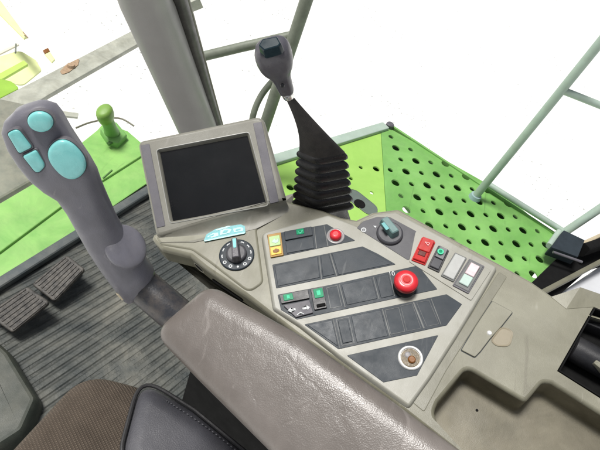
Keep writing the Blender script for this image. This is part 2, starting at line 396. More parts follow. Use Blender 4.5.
# yard: pale gravel in full sun with scattered darker stones
def yard():
    m = mat('yard_gravel', (.90, .90, .87), .9, .03, 1.2, .25, 60, bd=.01, spec=.2); N, Lk, b = nodes(m)
    g = [n for n in N if n.type == 'NEW_GEOMETRY'][0]
    vo = N.new('ShaderNodeTexVoronoi'); vo.inputs['Scale'].default_value = 17; Lk.new(g.outputs['Position'], vo.inputs['Vector'])
    n = N.new('ShaderNodeTexNoise'); n.inputs['Scale'].default_value = 1.1; n.inputs['Detail'].default_value = 4; Lk.new(g.outputs['Position'], n.inputs['Vector'])
    th = N.new('ShaderNodeMapRange'); th.inputs['From Min'].default_value = .42; th.inputs['From Max'].default_value = .62; th.inputs['To Min'].default_value = .06; th.inputs['To Max'].default_value = .22; Lk.new(n.outputs['Fac'], th.inputs['Value'])
    lt = N.new('ShaderNodeMath'); lt.operation = 'LESS_THAN'; Lk.new(vo.outputs['Distance'], lt.inputs[0]); Lk.new(th.outputs[0], lt.inputs[1])
    n2 = N.new('ShaderNodeTexNoise'); n2.inputs['Scale'].default_value = 40; Lk.new(g.outputs['Position'], n2.inputs['Vector'])
    g2 = N.new('ShaderNodeMath'); g2.operation = 'GREATER_THAN'; g2.inputs[1].default_value = .5; Lk.new(n2.outputs['Fac'], g2.inputs[0])
    mu = N.new('ShaderNodeMath'); mu.operation = 'MULTIPLY'; Lk.new(lt.outputs[0], mu.inputs[0]); Lk.new(g2.outputs[0], mu.inputs[1])
    src = b.inputs['Base Color'].links[0].from_socket
    mx = N.new('ShaderNodeMix'); mx.data_type = 'RGBA'; Lk.new(mu.outputs[0], mx.inputs['Factor']); Lk.new(src, mx.inputs['A']); mx.inputs['B'].default_value = (.38, .39, .36, 1); Lk.new(mx.outputs['Result'], b.inputs['Base Color'])
    return m
M['yard'] = yard()
M['lug'] = mat('faint', (.6, .6, .55), .6)

blotch(M['shell'], (.72, .71, .66), (1.06, 1.06, 1.04), 9); blotch(M['plate'], (.86, .85, .80), (1.03, 1.03, 1.03), 14)
blotch(M['bezel'], (.80, .79, .75), (1.05, 1.05, 1.05), 16); blotch(M['leather'], (.78, .76, .74), (1.08, 1.07, 1.06), 8)
blotch(M['lime'], (.72, .80, .70), (1.05, 1.03, 1.05), 5); blotch(M['limeleft'], (.70, .80, .72), (1.08, 1.04, 1.06), 7); blotch(M['limesunlit'], (.88, .92, .85), (1.03, 1.02, 1.03), 6)
blotch(M['grip'], (.80, .80, .80), (1.08, 1.08, 1.08), 18); blotch(M['cyan'], (.82, .88, .88), (1.05, 1.03, 1.03), 60); blotch(M['beam'], (.75, .75, .72), (1.08, 1.08, 1.06), 10)
def scratches(m, col, amt=.6, scale=60, rot=.6):
    N, Lk, b = nodes(m); g = [n for n in N if n.type == 'NEW_GEOMETRY'][0]
    mp = N.new('ShaderNodeMapping'); mp.inputs['Rotation'].default_value = (0, 0, rot); mp.inputs['Scale'].default_value = (1, .12, .5); Lk.new(g.outputs['Position'], mp.inputs[0])
    n = N.new('ShaderNodeTexNoise'); n.inputs['Scale'].default_value = scale; n.inputs['Detail'].default_value = 5; n.inputs['Distortion'].default_value = 1.2; Lk.new(mp.outputs[0], n.inputs['Vector'])
    r = N.new('ShaderNodeMapRange'); r.inputs['From Min'].default_value = .64; r.inputs['From Max'].default_value = .72; r.inputs['To Max'].default_value = amt; Lk.new(n.outputs['Fac'], r.inputs['Value'])
    src = b.inputs['Base Color'].links[0].from_socket
    mx = N.new('ShaderNodeMix'); mx.data_type = 'RGBA'; Lk.new(r.outputs[0], mx.inputs['Factor']); Lk.new(src, mx.inputs['A']); mx.inputs['B'].default_value = (*col, 1); Lk.new(mx.outputs['Result'], b.inputs['Base Color'])
scratches(M['shell'], (.40, .39, .33), .5, 55, .6); scratches(M['shell'], (.12, .11, .08), .4, 70, -.7)
scratches(M['plate'], (.20, .19, .15), .35, 80, .9); scratches(M['lime'], (.10, .20, .06), .5, 22, .4); scratches(M['limeleft'], (.16, .26, .08), .5, 22, -.4)
scratches(M['strip'], (.12, .13, .13), .5, 110, .3); scratches(M['strip2'], (.12, .13, .13), .5, 110, .3); scratches(M['grip'], (.30, .28, .29), .35, 90, .3)
scratches(M['bezel'], (.34, .33, .29), .4, 80, .2); scratches(M['cyan'], (.14, .45, .45), .5, 120, .2); scratches(M['leather'], (.30, .27, .25), .4, 70, .5)
# ------------------------------------------------------------------ planes of the cab
DECK = Pl(V((-.236, -.2606, .936)), at(350, 290, .58), RT)
PLATE = DECK                     # top of the raised control panel
PAD = DECK.up(-.003)             # dial pad and rear console top
FLOOR = Pl(V((0, 0, 1)), V((0, 0, 0)), V((1, 0, 0)))
_mb = PAD.on(222, 224)
MON = Pl(V((-.06, -.60, .80)), _mb + V((0, 0, .012)), RT)

# ================================================================== setting
bm = NB(); g = Pl(V((0, 0, 1)), V((0, 0, GROUND)), V((1, 0, 0)))
stack(bm, [(-60, -30), (60, -30), (60, 150), (-60, 150)], [(0, -.2), (0, 0)], g)
struct(obj('ground', bm, M['yard']))

# cab floor with its rubber mat
rA, rB = atz(66, 377, 0), atz(97, 356, 0)
M['mat'] = ribbed('floor_mat_rubber', (.028, .037, .038), None, rA, rB, .0215, (.175, .172, .148), .8, 12)
blotch(M['mat'], (.42, .47, .49), (1.15, 1.12, 1.06), 4.5, .42, .60)
fl = [FLOOR.uv(*p) for p in [(-60, 318), (0, 286), (145, 187), (240, 150), (290, 330), (240, 560), (-160, 620)]]
bm = NB(); stack(bm, fl, [(0, -.06), (0, -.012)], FLOOR); struct(obj('floor', bm, M['gap']))
bm = NB(); slab(bm, rnd(inset(ccw(fl), .012), .02), -.012, 0, FLOOR, .003)
tag(obj('floor_mat', bm, M['mat']), 'dusty dark grey ribbed rubber mat covering the cab floor around the pedals', 'floor mat')
# raised edge of the mat below the green panels
bm = NB()
a, b_ = atz(-60, 322, .012), atz(150, 190, .012)
bar(bm, a, b_, .030, .024, bev=.35)
tag(obj('edge_trim', bm, mat('mat_edge', (.075, .09, .092), .5, .12, 20, .2, 400, ((.25, .24, .2), .4, 30))), 'grey raised rubber edge strip between the floor mat and the green panels', 'trim strip')

# moulded foot of the column at the left
bm = NB(); BOXP = FLOOR.up(.05)
lp = rnd(BOXP.L([(-30, 318), (8, 352), (36, 398), (22, 430), (-40, 470)]), .02)
stack(bm, lp, [(-.012, -.05), (-.006, -.02), (0, -.006), (.004, -.001), (.010, 0)], BOXP)
tag(obj('moulded_cover', bm, M['box']), 'smooth grey green moulded cover on the floor mat below the brake pedals', 'cover')

# ================================================================== pedals
def pedal(label, q, ribs):
    P = Pl(V((-.10, -.32, .94)), atz(sum(p[0] for p in q) / 4, sum(p[1] for p in q) / 4, .055), rB - rA)
    t = thing('pedal', label, 'pedal', P.o - V((0, 0, .05)), 'brake pedals')
    l = rnd(P.L(q), .010)
    bm = NB(); slab(bm, l, -.010, 0, P, .003)
    c = ccw(P.L(q)); obj('pad', bm, M['pedal'], t)
    # ribs along the long side
    A, B, Cc, D = [V(p) for p in P.L(q)]      # A top, B right, C bottom, D left ; ribs run D->A
    bm = NB()
    for k in range(ribs):
        s = (k + .5) / ribs; p0 = D.lerp(Cc, s); p1 = A.lerp(B, s); d = (p1 - p0); p0, p1 = p0 + d * .07, p1 - d * .07
        n = V((-d.y, d.x)).normalized() * .0026
        slab(bm, rnd([tuple(p0 - n), tuple(p1 - n), tuple(p1 + n), tuple(p0 + n)], .002, 3), -.001, .0020, P, .0011)
    obj('tread', bm, M['pedal'], t)
    bm = NB(); tube(bm, [P.w((0, 0), -.010), P.w((0, .0), -.010) + V((.01, .06, -.035))], .009)
    obj('arm', bm, M['gap'], t)
pedal('ribbed brown rubber brake pedal nearest the joystick', [(66.5, 254.5), (85, 269), (54, 302), (31, 284)], 7)
pedal('ribbed brown rubber brake pedal at the left edge of the photo', [(27, 286), (50, 302), (12, 333), (-14, 314)], 7)

# ================================================================== seat
SEAT = Pl(V((.03, .05, 1)), atz(100, 450, .56), RT)
t = thing('operator_seat', 'operator seat with brown knitted cushion and grey vinyl side bolster', 'seat', SEAT.on(100, 480) - V((0, 0, .12)))
cu = [(-90, 540), (8, 447), (84, 366), (160, 386), (190, 640), (-90, 660)]
bm = NB()
rstack(bm, SEAT.L(cu), .055, [(.012, -.12), (0, -.10), (0, -.03), (.003, -.014), (.009, -.004), (.018, .001), (.03, .004), (.05, .006)], SEAT)
obj('cushion', bm, M['cloth'], t, 60, True)
BO = SEAT.up(.008)
bo = [(138, 372), (196, 408), (262, 462), (330, 560), (170, 640), (117, 450)]
bm = NB(); l = rnd(BO.L(bo), [.03, .04, .04, .04, .04, .05], 7)
rstack(bm, BO.L(bo), [.03, .04, .04, .04, .04, .05], [(.004, -.12), (0, -.10), (0, -.02), (.002, -.009), (.007, -.002), (.014, .002), (.022, .005), (.028, .006)], BO)
o = obj('bolster', bm, M['bolster'], t, 60, True)
bm = NB()
ll = inset(ccw(l), .004); n = len(ll)
tube(bm, [BO.w(p, .0015) for p in ll] + [BO.w(ll[0], .0015)], .0028, 8)
obj('piping', bm, M['piping'], o)
bm = NB(); s1 = [BO.on(*p) for p in [(166, 402), (208, 430), (250, 464)]]
cs = curve(s1, 26)
for a, b_ in zip(cs[::2], cs[1::2]):
    tube(bm, [a.lerp(b_, .1) + BO.n * .0042, a.lerp(b_, .9) + BO.n * .0042], .0007, 6)
obj('stitching', bm, M['stitch'], o)

# ================================================================== armrest
ARM = None
pA, pB, pC = at(205, 290, .505), at(158, 338, .495), at(400, 445, .420)
nA = (pB - pA).cross(pC - pA); nA = nA if nA.z > 0 else -nA
ARM = Pl(nA, at(300, 380, (nA.dot(pA - EYE)) / nA.dot(ray(300, 380))), RT)
t = thing('armrest', 'padded grey brown vinyl armrest with creased shiny top beside the control panel', 'armrest', ARM.w((0, 0), -.09))
arm = [(148, 331), (206, 281), (300, 334), (385, 395), (470, 457), (640, 600), (430, 660), (264, 449), (196, 381)]
bm = NB()
rstack(bm, ARM.L(arm), [.018, .022, .06, .06, .06, .03, .03, .06, .06], [(.020, -.034), (.012, -.032), (.005, -.027), (.001, -.019), (0, -.013), (.0012, -.008), (.004, -.0035), (.008, -.0005), (.013, .0012), (.017, .002), (.021, .0024)], ARM, 8)
obj('pad', bm, M['leather'], t, 60, True)
bm = NB(); l = rnd(ARM.L([(196, 342), (222, 312), (310, 358), (480, 480), (600, 600), (480, 600), (300, 440)]), .01)
stack(bm, l, [(0, -.09), (0, -.033)], ARM); obj('support_frame', bm, M['gap'], t)

# ================================================================== joystick on the armrest
AX0, AX1 = at(137, 282, .545), at(26, 116, .435)           # lower end, top of the head
ja = (AX1 - AX0).normalized()
t = thing('joystick', 'grey multifunction joystick with four turquoise thumb buttons at the armrest tip', 'joystick', AX0)
secs = [((13, 113), (47, 102.5), .42, .70), ((5.5, 120), (56, 106), .423, .88), ((3, 130), (62, 114), .428, 1), ((9, 147), (71, 130), .434, 1), ((19, 163), (81, 145), .441, 1), ((31, 178), (90, 158), .449, 1),
        ((44, 188), (97, 171), .458, 1), ((57, 197), (102, 184), .468, 1), ((67, 211), (108, 198), .480, 1), ((77, 230), (115, 213), .494, 1.0), ((87, 248), (124, 230), .508, 1.05),
        ((99, 267), (137, 246), .522, 1.15), ((111, 284), (147, 259), .535, 1.15), ((122, 299), (153, 266), .546, 1.05), ((126, 302), (154, 269), .550, .9)]
rings = []; faceN = None
for (Lp, Rp, d, k) in secs:
    a, b_ = at(*Lp, d), at(*Rp, d); w = (b_ - a) / 2; c = (a + b_) / 2
    nn = w.normalized().cross(ja).normalized(); nn = nn if nn.dot(EYE - c) > 0 else -nn
    rings.append((c, w, nn, k))
R = []
for i, (c, w, nn, k) in enumerate(rings):
    th_ = .0155 * k if i < 6 else .0155 * k + .001
    th_ = min(th_, .0175)
    R.append(sup(c, w, nn * th_, 3.0 if i < 7 else 2.3, 36))
# rounded crown
c, w, nn, k = rings[0]
crown = [[c + ja * .0026 + (p - c) * .35 for p in R[0]], [c + ja * .0018 + (p - c) * .78 for p in R[0]]]
bm = NB(); loft(bm, crown + R); obj('grip', bm, M['grip'], t, 75, True)
# flared hand rest
hc = at(126, 246.5, .506); hn = (EYE - hc).normalized()
ex = (at(144, 238, .500) - at(105, 256, .500)); ex = ex.normalized()
hn2 = (ja * .15 + hn * .85 + ex * .50).normalized(); ex = (ex - hn2 * ex.dot(hn2)).normalized(); ey = hn2.cross(ex)
bm = NB(); prof = [(.55, -.012), (.9, -.008), (1.0, -.0025), (1.0, -.001), (.985, .0006), (.90, .0024), (.70, .0040), (.4, .0052), (.12, .0056)]
loft(bm, [sup(hc + hn2 * (h + .000), ex * (.0200 * s), ey * (.0225 * s), 2, 40) for s, h in prof])
obj('hand_rest', bm, M['grip'], t, 60, True)
# buttons on the thumb face
c, w, nn, k = rings[3]
fc = rings[3][0] + rings[3][2] * .0152; fc2 = rings[5][0] + rings[5][2] * .0155
nF = rings[4][2]; FACE = Pl(nF, rings[4][0] + nF * .0148, RT)
def fl_(px): return FACE.L(px)
def thumb(pts, r, h):
    l = ccw(rnd(pts, r, 6)) if r else ccw(pts)
    bm = NB()
    if r: rstack(bm, pts, r, [(0, -.004), (0, h * .6), (.0004, h * .88), (.0011, h), (.0020, h * 1.08)], FACE)
    else: stack(bm, l, [(0, -.004), (0, h * .6), (.0007, h * .88), (.0018, h), (.0034, h * 1.08)], FACE)
    o = obj('thumb_button', bm, M['cyan'], t, 50, True)
    bm = NB(); lo = inset(l, -.0011)
    stack(bm, lo, [(0, -.004), (0, .0006), (.0004, .0010), (.0009, .0007), (.00105, -.001)], FACE)
    obj('rim', bm, M['bezel_dark'], o)
p = FACE.uv(41, 120.8); thumb(circ(p, .0093, 36, .0082, .2), 0, .0042)
thumb(fl_([(7.5, 133), (18, 127.5), (32.5, 146.5), (19.5, 153)]), [.003, .006, .0012, .0012], .0022)
thumb(fl_([(23, 155.5), (36.5, 149), (46, 165), (37.5, 174)]), [.0012, .0012, .006, .005], .0022)
ov = []
cx, cy = 67.5, 158.5; ca, sa = math.cos(math.radians(48)), math.sin(math.radians(48))
for k in range(40):
    tt = 2 * math.pi * k / 40; x, y = 21.0 * math.copysign(abs(math.cos(tt)) ** .85, math.cos(tt)), 15.2 * math.copysign(abs(math.sin(tt)) ** .85, math.sin(tt))
    ov.append((cx + x * ca - y * sa, cy + x * sa + y * ca))
thumb(fl_(ov), 0, .0040)
# tube that runs from the grip under the arm pad
bm = NB(); a, b_ = at(131, 276, .548), at(200, 335, .56)
tube(bm, [a, a.lerp(b_, .05), b_], [.0165, .0185, .0195], 28); obj('stem', bm, M['tubeblk'], t)
bm = NB(); d = (b_ - a).normalized(); tube(bm, [a - d * .003, a + d * .002, a + d * .007, a + d * .009], [.0185, .0215, .0212, .0195], 28); obj('collar', bm, M['grip'], t)
bm = NB(); tube(bm, [at(119, 292, .535), at(124, 298, .540)], [.0035, .0032], 12); obj('screw', bm, M['tan'], t)

# ================================================================== side console
con = thing('side_console', 'beige side console with slanted dark switch strips, storage trays and red stop button', 'control console', FLOOR.on(430, 330))
REAR = DECK.up(-.005)
t1 = [(467, 367), (526, 402), (543, 382), (552, 383), (640, 438), (660, 470), (560, 560), (463, 500), (434, 412), (438, 402)]
outline = [(153, 236), (163, 246), (192, 253), (208, 266), (248, 293), (300, 333), (345, 363), (388, 394), (470, 458), (640, 640), (860, 560), (700, 350), (566, 309), (550, 297), (530, 283), (494, 263), (398, 211), (374, 214), (357, 222), (340, 219), (322, 212), (286, 203)]
ol = ccw(rnd(REAR.L(outline), .004, 3))
tr = ccw(rnd(REAR.L(t1), [.010, .006, .008, .006, .01, .01, .01, .01, .012, .008], 6))
# dark well at the right for the parking lever
well = ccw(REAR.L([(557, 371), (594, 306), (680, 340), (650, 430)]))
bm = NB()
rg = plate(bm, ol, [inset(tr, -.0035), well], REAR, 0)
follow(bm, rg[0], ol, [(-.0015, -.0005), (-.0035, -.003), (-.0035, -.009)], REAR)
follow(bm, rg[1], inset(tr, -.0035), [(.0012, -.0003), (.0026, -.0012), (.0036, -.003), (.0038, -.0042)], REAR)
last = follow(bm, rg[2], well, [(.0004, -.0012), (.0005, -.04)], REAR); bm.faces.new(last)
obj('housing', bm, M['shell'], con, 40, False, REAR.n)
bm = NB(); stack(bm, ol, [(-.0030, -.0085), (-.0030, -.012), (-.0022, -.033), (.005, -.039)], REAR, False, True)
sk_ = obj('skirt', bm, mat('shaded_olive_skirt', (.10, .097, .066), .5, .12, 15, .25, 1200, ((.26, .25, .18), .35, 30)), con, 40)  # darker than the shell: shade below the console put into the colour
def on_wall(p0, p1, s, drop):
    A, B = REAR.on(*p0), REAR.on(*p1); d = (B - A).normalized(); o_ = d.cross(REAR.n)
    if o_.x > 0: o_ = -o_
    return Pl(o_, A.lerp(B, s) - REAR.n * drop + o_ * .0028, d)
WP = on_wall((192, 253), (208, 266), .35, .021)
bm = NB(); stack(bm, circ((0, 0), .0088, 28, .0075), [(0, -.002), (0, .0006), (.0008, .0010), (.0018, .0006), (.0020, -.001)], WP); sh_ = obj('hole_rim', bm, M['shell'], sk_)
bm = NB(); stack(bm, circ((0, 0), .0070, 28, .0058), [(0, -.002), (0, .0004)], WP); obj('hole', bm, M['gap'], sh_)
WP = on_wall((208, 266), (248, 293), .38, .026)
bm = NB(); slab(bm, rnd([(-.019, -.0035), (.028, -.0035), (.028, .0035), (-.019, .0035)], .003), -.001, .0012, WP, .0004); obj('slot', bm, M['gap'], sk_)
bm = NB(); _, last = stack(bm, inset(tr, -.0035), [(.0036, -.0036), (.0048, -.030), (.0062, -.0335), (.0090, -.0350)], REAR, False, True)
q = REAR.on(483, 413) - REAR.n * .034; q = REAR.w(REAR.uv(486, 402), -.0352)
tm_ = mat('tray_plastic', (.150, .138, .094), .5, .12, 12, .25, 1200, ((.24, .215, .16), .5, 22)); blotch(tm_, (.62, .60, .55), (1.1, 1.08, 1.05), 12)
so2 = obj('storage_tray', bm, tm_, con, 60)
bm = NB(); tube(bm, [q, q + REAR.n * .0012], [.0016, .0012], 10); obj('screw', bm, M['gap'], so2)
# pedestal under the console
bm = NB(); pd = [REAR.w(p, -.039) for p in REAR.L([(215, 250), (330, 232), (480, 290), (700, 400), (700, 560), (420, 425), (300, 330)])]
loft(bm, [pd, [V((p.x, p.y, .005)) for p in pd]]); obj('pedestal', bm, M['gap'], con)
# round hole and slot in the skirt are flat black pieces that paint their inner darkness
def blob(name, px, py, rpx, m, parent, d=None, h=.001):
    q = REAR.on(px, py)
# dial pad: raised rounded tongue
bm = NB(); dp = rnd(PAD.L([(161, 244), (192, 249), (210, 262), (249, 292), (263, 282), (256, 229), (288, 206), (215, 212), (156, 236)]), [.003, .02, .02, .011, .009, .006, .003, .003, .003], 6)
stack(bm, dp, [(-.001, -.003), (-.0002, -.001), (.0008, -.0002), (.002, 0)], PAD); obj('dial_pad', bm, M['shell'], con)
# raised control plate
pp = [(262, 233), (328, 215), (352, 224), (359, 227), (362, 221), (376, 214), (396, 212), (497, 267), (484, 290), (455, 338), (430, 377), (409, 406), (384, 388), (338, 355), (300, 325), (274, 308)]
bm = NB(); pl_ = rnd(PLATE.L(pp), [.008, .004, .004, .002, .004, .004, .006, .004, .01, .01, .01, .003, .003, .01, .01, .006], 5)
stack(bm, pl_, [(-.002, -.006), (-.0010, -.0025), (0, -.0008), (.0008, -.0002), (.0018, 0)], PLATE); obj('control_plate', bm, M['plate'], con)
# long flat strip along the rear edge of the plate, groove shading painted as darker plastic
bm = NB(); rb = rnd(REAR.L([(499, 272), (507, 277), (487, 308), (446, 371), (424, 412), (412, 402), (437, 368), (478, 304)]), .002, 3)
stack(bm, rb, [(-.0006, -.001), (0, .0003), (.0006, .0005)], REAR); obj('edge_channel', bm, mat('shaded_channel_plastic', (.170, .165, .12), .38, .1, 12, .2, 1300, ((.28, .27, .22), .4, 30)), con)

# ---- strips
def at_strip(px, h0=-.001, h1=.0005, m='strip', parent=con, r=.0008, name='control_strip'):
    bm = NB(); slab(bm, rnd(PLATE.L(px), r, 3), h0, h1, PLATE, .0003); return obj(name, bm, M[m], parent)
def cell(px, m, parent, h=.0012, r=.0006, name='blank_switch', h0=0, bev=.0004):
    bm = NB(); slab(bm, rnd(PLATE.L(px), r, 3), h0, h, PLATE, bev); return obj(name, bm, M[m], parent)
def lerp2(a, b, s): return (a[0] + (b[0] - a[0]) * s, a[1] + (b[1] - a[1]) * s)
def seam(a, b, parent, m='greyline', wd=.00045, h=.0009):
    A, B = V(PLATE.uv(*a)), V(PLATE.uv(*b)); d = (B - A).normalized(); n = V((-d.y, d.x)) * wd
    bm = NB(); slab(bm, [tuple(A - n), tuple(B - n), tuple(B + n), tuple(A + n)], .0002, h, PLATE, .0001); return obj('seam', bm, M[m], parent)
def frame(px, parent, m='greyline', wd=.0005, h=.0009):
    l = ccw(rnd(PLATE.L(px), .0008, 3)); bm = NB()
    stack(bm, l, [(0, .0001), (0, h), (wd, h), (wd, .0001)], PLATE, False, False); return obj('frame', bm, M[m], parent)

S1 = at_strip([(267, 235.2), (327, 224.3), (335, 229), (355.5, 240.7), (271, 258.5)])
S2 = at_strip([(272.3, 264.8), (362.5, 246.5), (378, 254), (396, 264.5), (276.2, 288.5)])
S3 = at_strip([(277.6, 294.8), (330, 285), (418, 265.5), (437.5, 289.5), (297, 319.6), (281, 310)])
S4 = at_strip([(304, 324.5), (446.5, 294.3), (462, 304.3), (446.5, 325.5), (338.5, 349.3)])
S5 = at_strip([(346.5, 355.5), (438.5, 335), (417, 375.5), (383.5, 382.5)])
S6 = at_strip([(356.5, 228), (363, 221.5), (377, 217), (390, 217.3), (416.5, 231.5), (409, 261)], m='s6', r=.002)
# strip 1
ys = cell([(267.4, 235.6), (281, 233.1), (283.6, 255.9), (270.6, 258.3)], 'yellowd', S1, .0022, .0008, 'indicator_switch')
cell([(269, 238.2), (279.6, 236.2), (280.8, 246), (270.2, 248)], 'limelens', ys, .0034, .0008, 'lens', .001)
cell([(270.4, 249), (281, 247), (281.9, 254.6), (271.6, 256.6)], 'yellow', ys, .0032, .0008, 'rocker', .001)
cell([(273, 252), (276, 249.9), (279.2, 250.6), (279.6, 252.6), (276.6, 254.2), (273.6, 254)], 'brown', ys, .0037, .0005, 'symbol', .003)
cell([(271.5, 243.5), (275, 239.5), (276.2, 242), (278.5, 239), (279, 243), (276, 245)], 'mint', ys, .0038, .0004, 'symbol', .003)
cell([(284.2, 232.6), (311.5, 227.4), (312.8, 236), (285.4, 241.2)], 'strip2', S1, .0026, .0008, 'rocker_switch')
sw = cell([(285.6, 242.6), (313, 237.4), (314.4, 248.6), (287, 253.8)], 'strip2', S1, .0014, .0008, 'rocker_switch')
gl = cell([(296, 230.8), (303.6, 229.4), (304.4, 234.8), (296.8, 236.2)], 'green', S1, .0032, .0008, 'indicator_lens', .002)
cell([(298.4, 232.2), (300, 233.6), (302.6, 230.8), (303, 232.4), (300.4, 235.4), (298.2, 233.8)], 'greenhi', gl, .0035, .0002, 'symbol', .003)
seam((286, 240.8), (312.6, 236), S1, 'greyline', .0003, .0016)
seam((314.2, 227.6), (316.6, 249), S1); seam((324, 225.6), (328, 246.6), S1)
# small red pilot light
def disc(c, r, levels, m, parent, name, n=32, pl=PLATE, ss=50):
    bm = NB(); stack(bm, circ(c, r, n), levels, pl); return obj(name, bm, M[m], parent, ss)
c = PLATE.uv(335.5, 236.3)
pr = disc(c, .0105, [(0, .0003), (0, .0010), (.0006, .0014), (.0022, .0014), (.0026, .001)], 'clear', S1, 'collar')
disc(c, .0070, [(0, .0008), (0, .0040), (.0008, .0056), (.002, .0064), (.004, .0068)], 'red', pr, 'push_button')
# strip 2
seam((319, 256), (321.6, 279.4), S2); seam((330, 253.4), (336.8, 276.2), S2, 'greyline', .0006)
cell([(274.6, 266.2), (317.4, 257.2), (319.8, 277.8), (278, 286.6)], 'strip2', S2, .0011); cell([(320.6, 256.6), (328.8, 254.8), (334.8, 274.6), (323, 277.2)], 'strip', S2, .0012)
cell([(331.8, 253.8), (362, 248), (392.5, 264), (338.6, 275.2)], 'strip2', S2, .0010)
# strip 3
g1 = cell([(279.4, 295.8), (308, 290.2), (309.6, 299.2), (281.6, 304.6)], 'black', S3, .0028, .0008, 'rocker_switch')
gl = cell([(283, 296), (292.4, 294.2), (293.8, 300.4), (284.4, 302.2)], 'green', g1, .0036, .0010, 'lens', .002)
cell([(286.6, 296.8), (289.6, 296.2), (290.4, 299.6), (287.4, 300.2)], 'greenhi', gl, .0038, .0004, 'symbol', .003)
g2 = cell([(283.4, 306.4), (309.4, 301), (313.2, 313.6), (296, 318.2)], 'bezel_dark', S3, .0030, .0010, 'rocker_switch')
def arrow(pts, parent, m='mark', h=.0034): return cell(pts, m, parent, h, .0001, 'symbol', .0025)
arrow([(287.6, 311.8), (291, 308.4), (291.4, 310), (295.6, 309.2), (296, 311.8), (291.9, 312.6), (292.2, 314)], g2)
arrow([(302.2, 308.6), (306.4, 307.7), (306.1, 306), (310.3, 308.2), (307.3, 311.8), (307, 310.2), (302.8, 311)], g2)
arrow([(296.4, 315.6), (300.6, 312.8), (304.8, 314.8), (303.6, 315.6), (300.6, 314.4), (297.6, 316.6)], g2)
g3 = cell([(310.6, 289.8), (323, 287.2), (327, 308.4), (314.4, 311)], 'black', S3, .0028, .0010, 'rocker_switch')
gl = cell([(313, 290.8), (322.2, 288.8), (324, 298), (315, 299.8)], 'green', g3, .0037, .0010, 'lens', .002)
cell([(316.2, 292.2), (320, 291.4), (321, 296.2), (317.2, 297)], 'greenhi', gl, .0040, .0006, 'symbol', .003)
cell([(316.4, 305.8), (325.2, 304), (325.8, 307), (317, 308.8)], 'gap', g3, .0042, .0008, 'lip', .002)
frame([(326.4, 288), (337.4, 285.6), (342, 306.4), (330.6, 308.8)], S3); seam((339.2, 284.6), (345.2, 307.6), S3, 'greyline', .0006)
cell([(341.4, 285), (371.6, 278.4), (377.2, 299), (347, 305.4)], 'strip2', S3, .0011); seam((373.2, 277.4), (379, 299.4), S3)
cell([(375.4, 277.4), (388, 274.6), (393.4, 295.8), (381, 298.6)], 'strip', S3, .0012); seam((389.4, 273.6), (394.6, 296.4), S3, 'greyline', .0004)
text('stop_symbol', '10', PLATE, PLATE.uv(391.5, 274), .0075, M['mark'], S3, .05, .0006)
# emergency stop: black collar, red mushroom
c0 = PLATE.on(405, 288); c = PLATE.uv(404.2, 287.5)
st = thing('x', '', '', V((0, 0, 0))); bpy.data.objects.remove(st)
ec = disc(c, .0125, [(0, .0003), (0, .004), (.002, .006), (.005, .010)], 'black', S3, 'collar')
eb = disc(c, .0130, [(.006, .008), (.0012, .0100), (0, .0118), (0, .0160), (.0008, .0178), (.003, .0194), (.006, .0200), (.0075, .0197)], 'red', ec, 'stop_button', 40)
disc(c, .0040, [(0, .0190), (0, .0204), (.0008, .0208)], 'red2', eb, 'cap')
bm = NB(); l = circ(c, .0066, 32); stack(bm, l, [(0, .0190), (0, .02015), (.0005, .0203), (.0010, .0198)], PLATE, False, False); obj('twist_ring', bm, M['pink'], eb)
# strip 4
seam((333.2, 319.2), (339.8, 348.4), S4, 'greyline', .0004); frame([(336, 319.8), (348.8, 317.2), (354.4, 343.4), (341.6, 346)], S4)
cell([(337.8, 321.6), (347.4, 319.6), (352.4, 341.8), (342.8, 343.8)], 'strip', S4, .0016)
cell([(307.4, 325.4), (332, 320.4), (338, 346.6)], 'strip2', S4, .0010)
cell([(351.2, 316.4), (380.6, 310.2), (387.8, 336.2), (356.8, 342.8)], 'strip2', S4, .0010)
seam((382.3, 309.4), (390.2, 337), S4, 'greyline', .0006)
frame([(384.6, 310.4), (398.6, 307.4), (405, 331.8), (390.6, 334.8)], S4, wd=.0004)
frame([(400.4, 306.2), (412, 303.6), (421, 328.6), (406.6, 331.6)], S4, wd=.0003)
seam((413.3, 302.4), (424, 328.6), S4, 'greyline', .0009); frame([(416.4, 302.8), (428.8, 300.2), (438.8, 324.2), (426.8, 326.8)], S4, wd=.0003); seam((431, 299), (441, 325), S4, 'greyline', .0004)
# strip 5: power socket
c = PLATE.uv(410.3, 358.2)
rs = PLATE.on(410.3, 358.2)
bm = NB(); stack(bm, circ(c, .0128, 40), [(0, .0003), (.0002, .0018), (.001, .0026), (.0022, .0024), (.0028, .001), (.0029, .0006)], PLATE); so = obj('power_socket', bm, M['whitering'], S5, 50)
disc(c, .0096, [(0, .0004), (0, .0010), (.0006, .0012)], 'brass', so, 'contact_cup')
disc((c[0] + .001, c[1] - .002), .0040, [(0, .001), (0, .0022), (.0012, .0034)], 'brown', so, 'centre_pin')
disc((c[0] - .0025, c[1] + .003), .0032, [(0, .001), (0, .0015), (.0012, .0022)], 'clear', so, 'contact_spring')
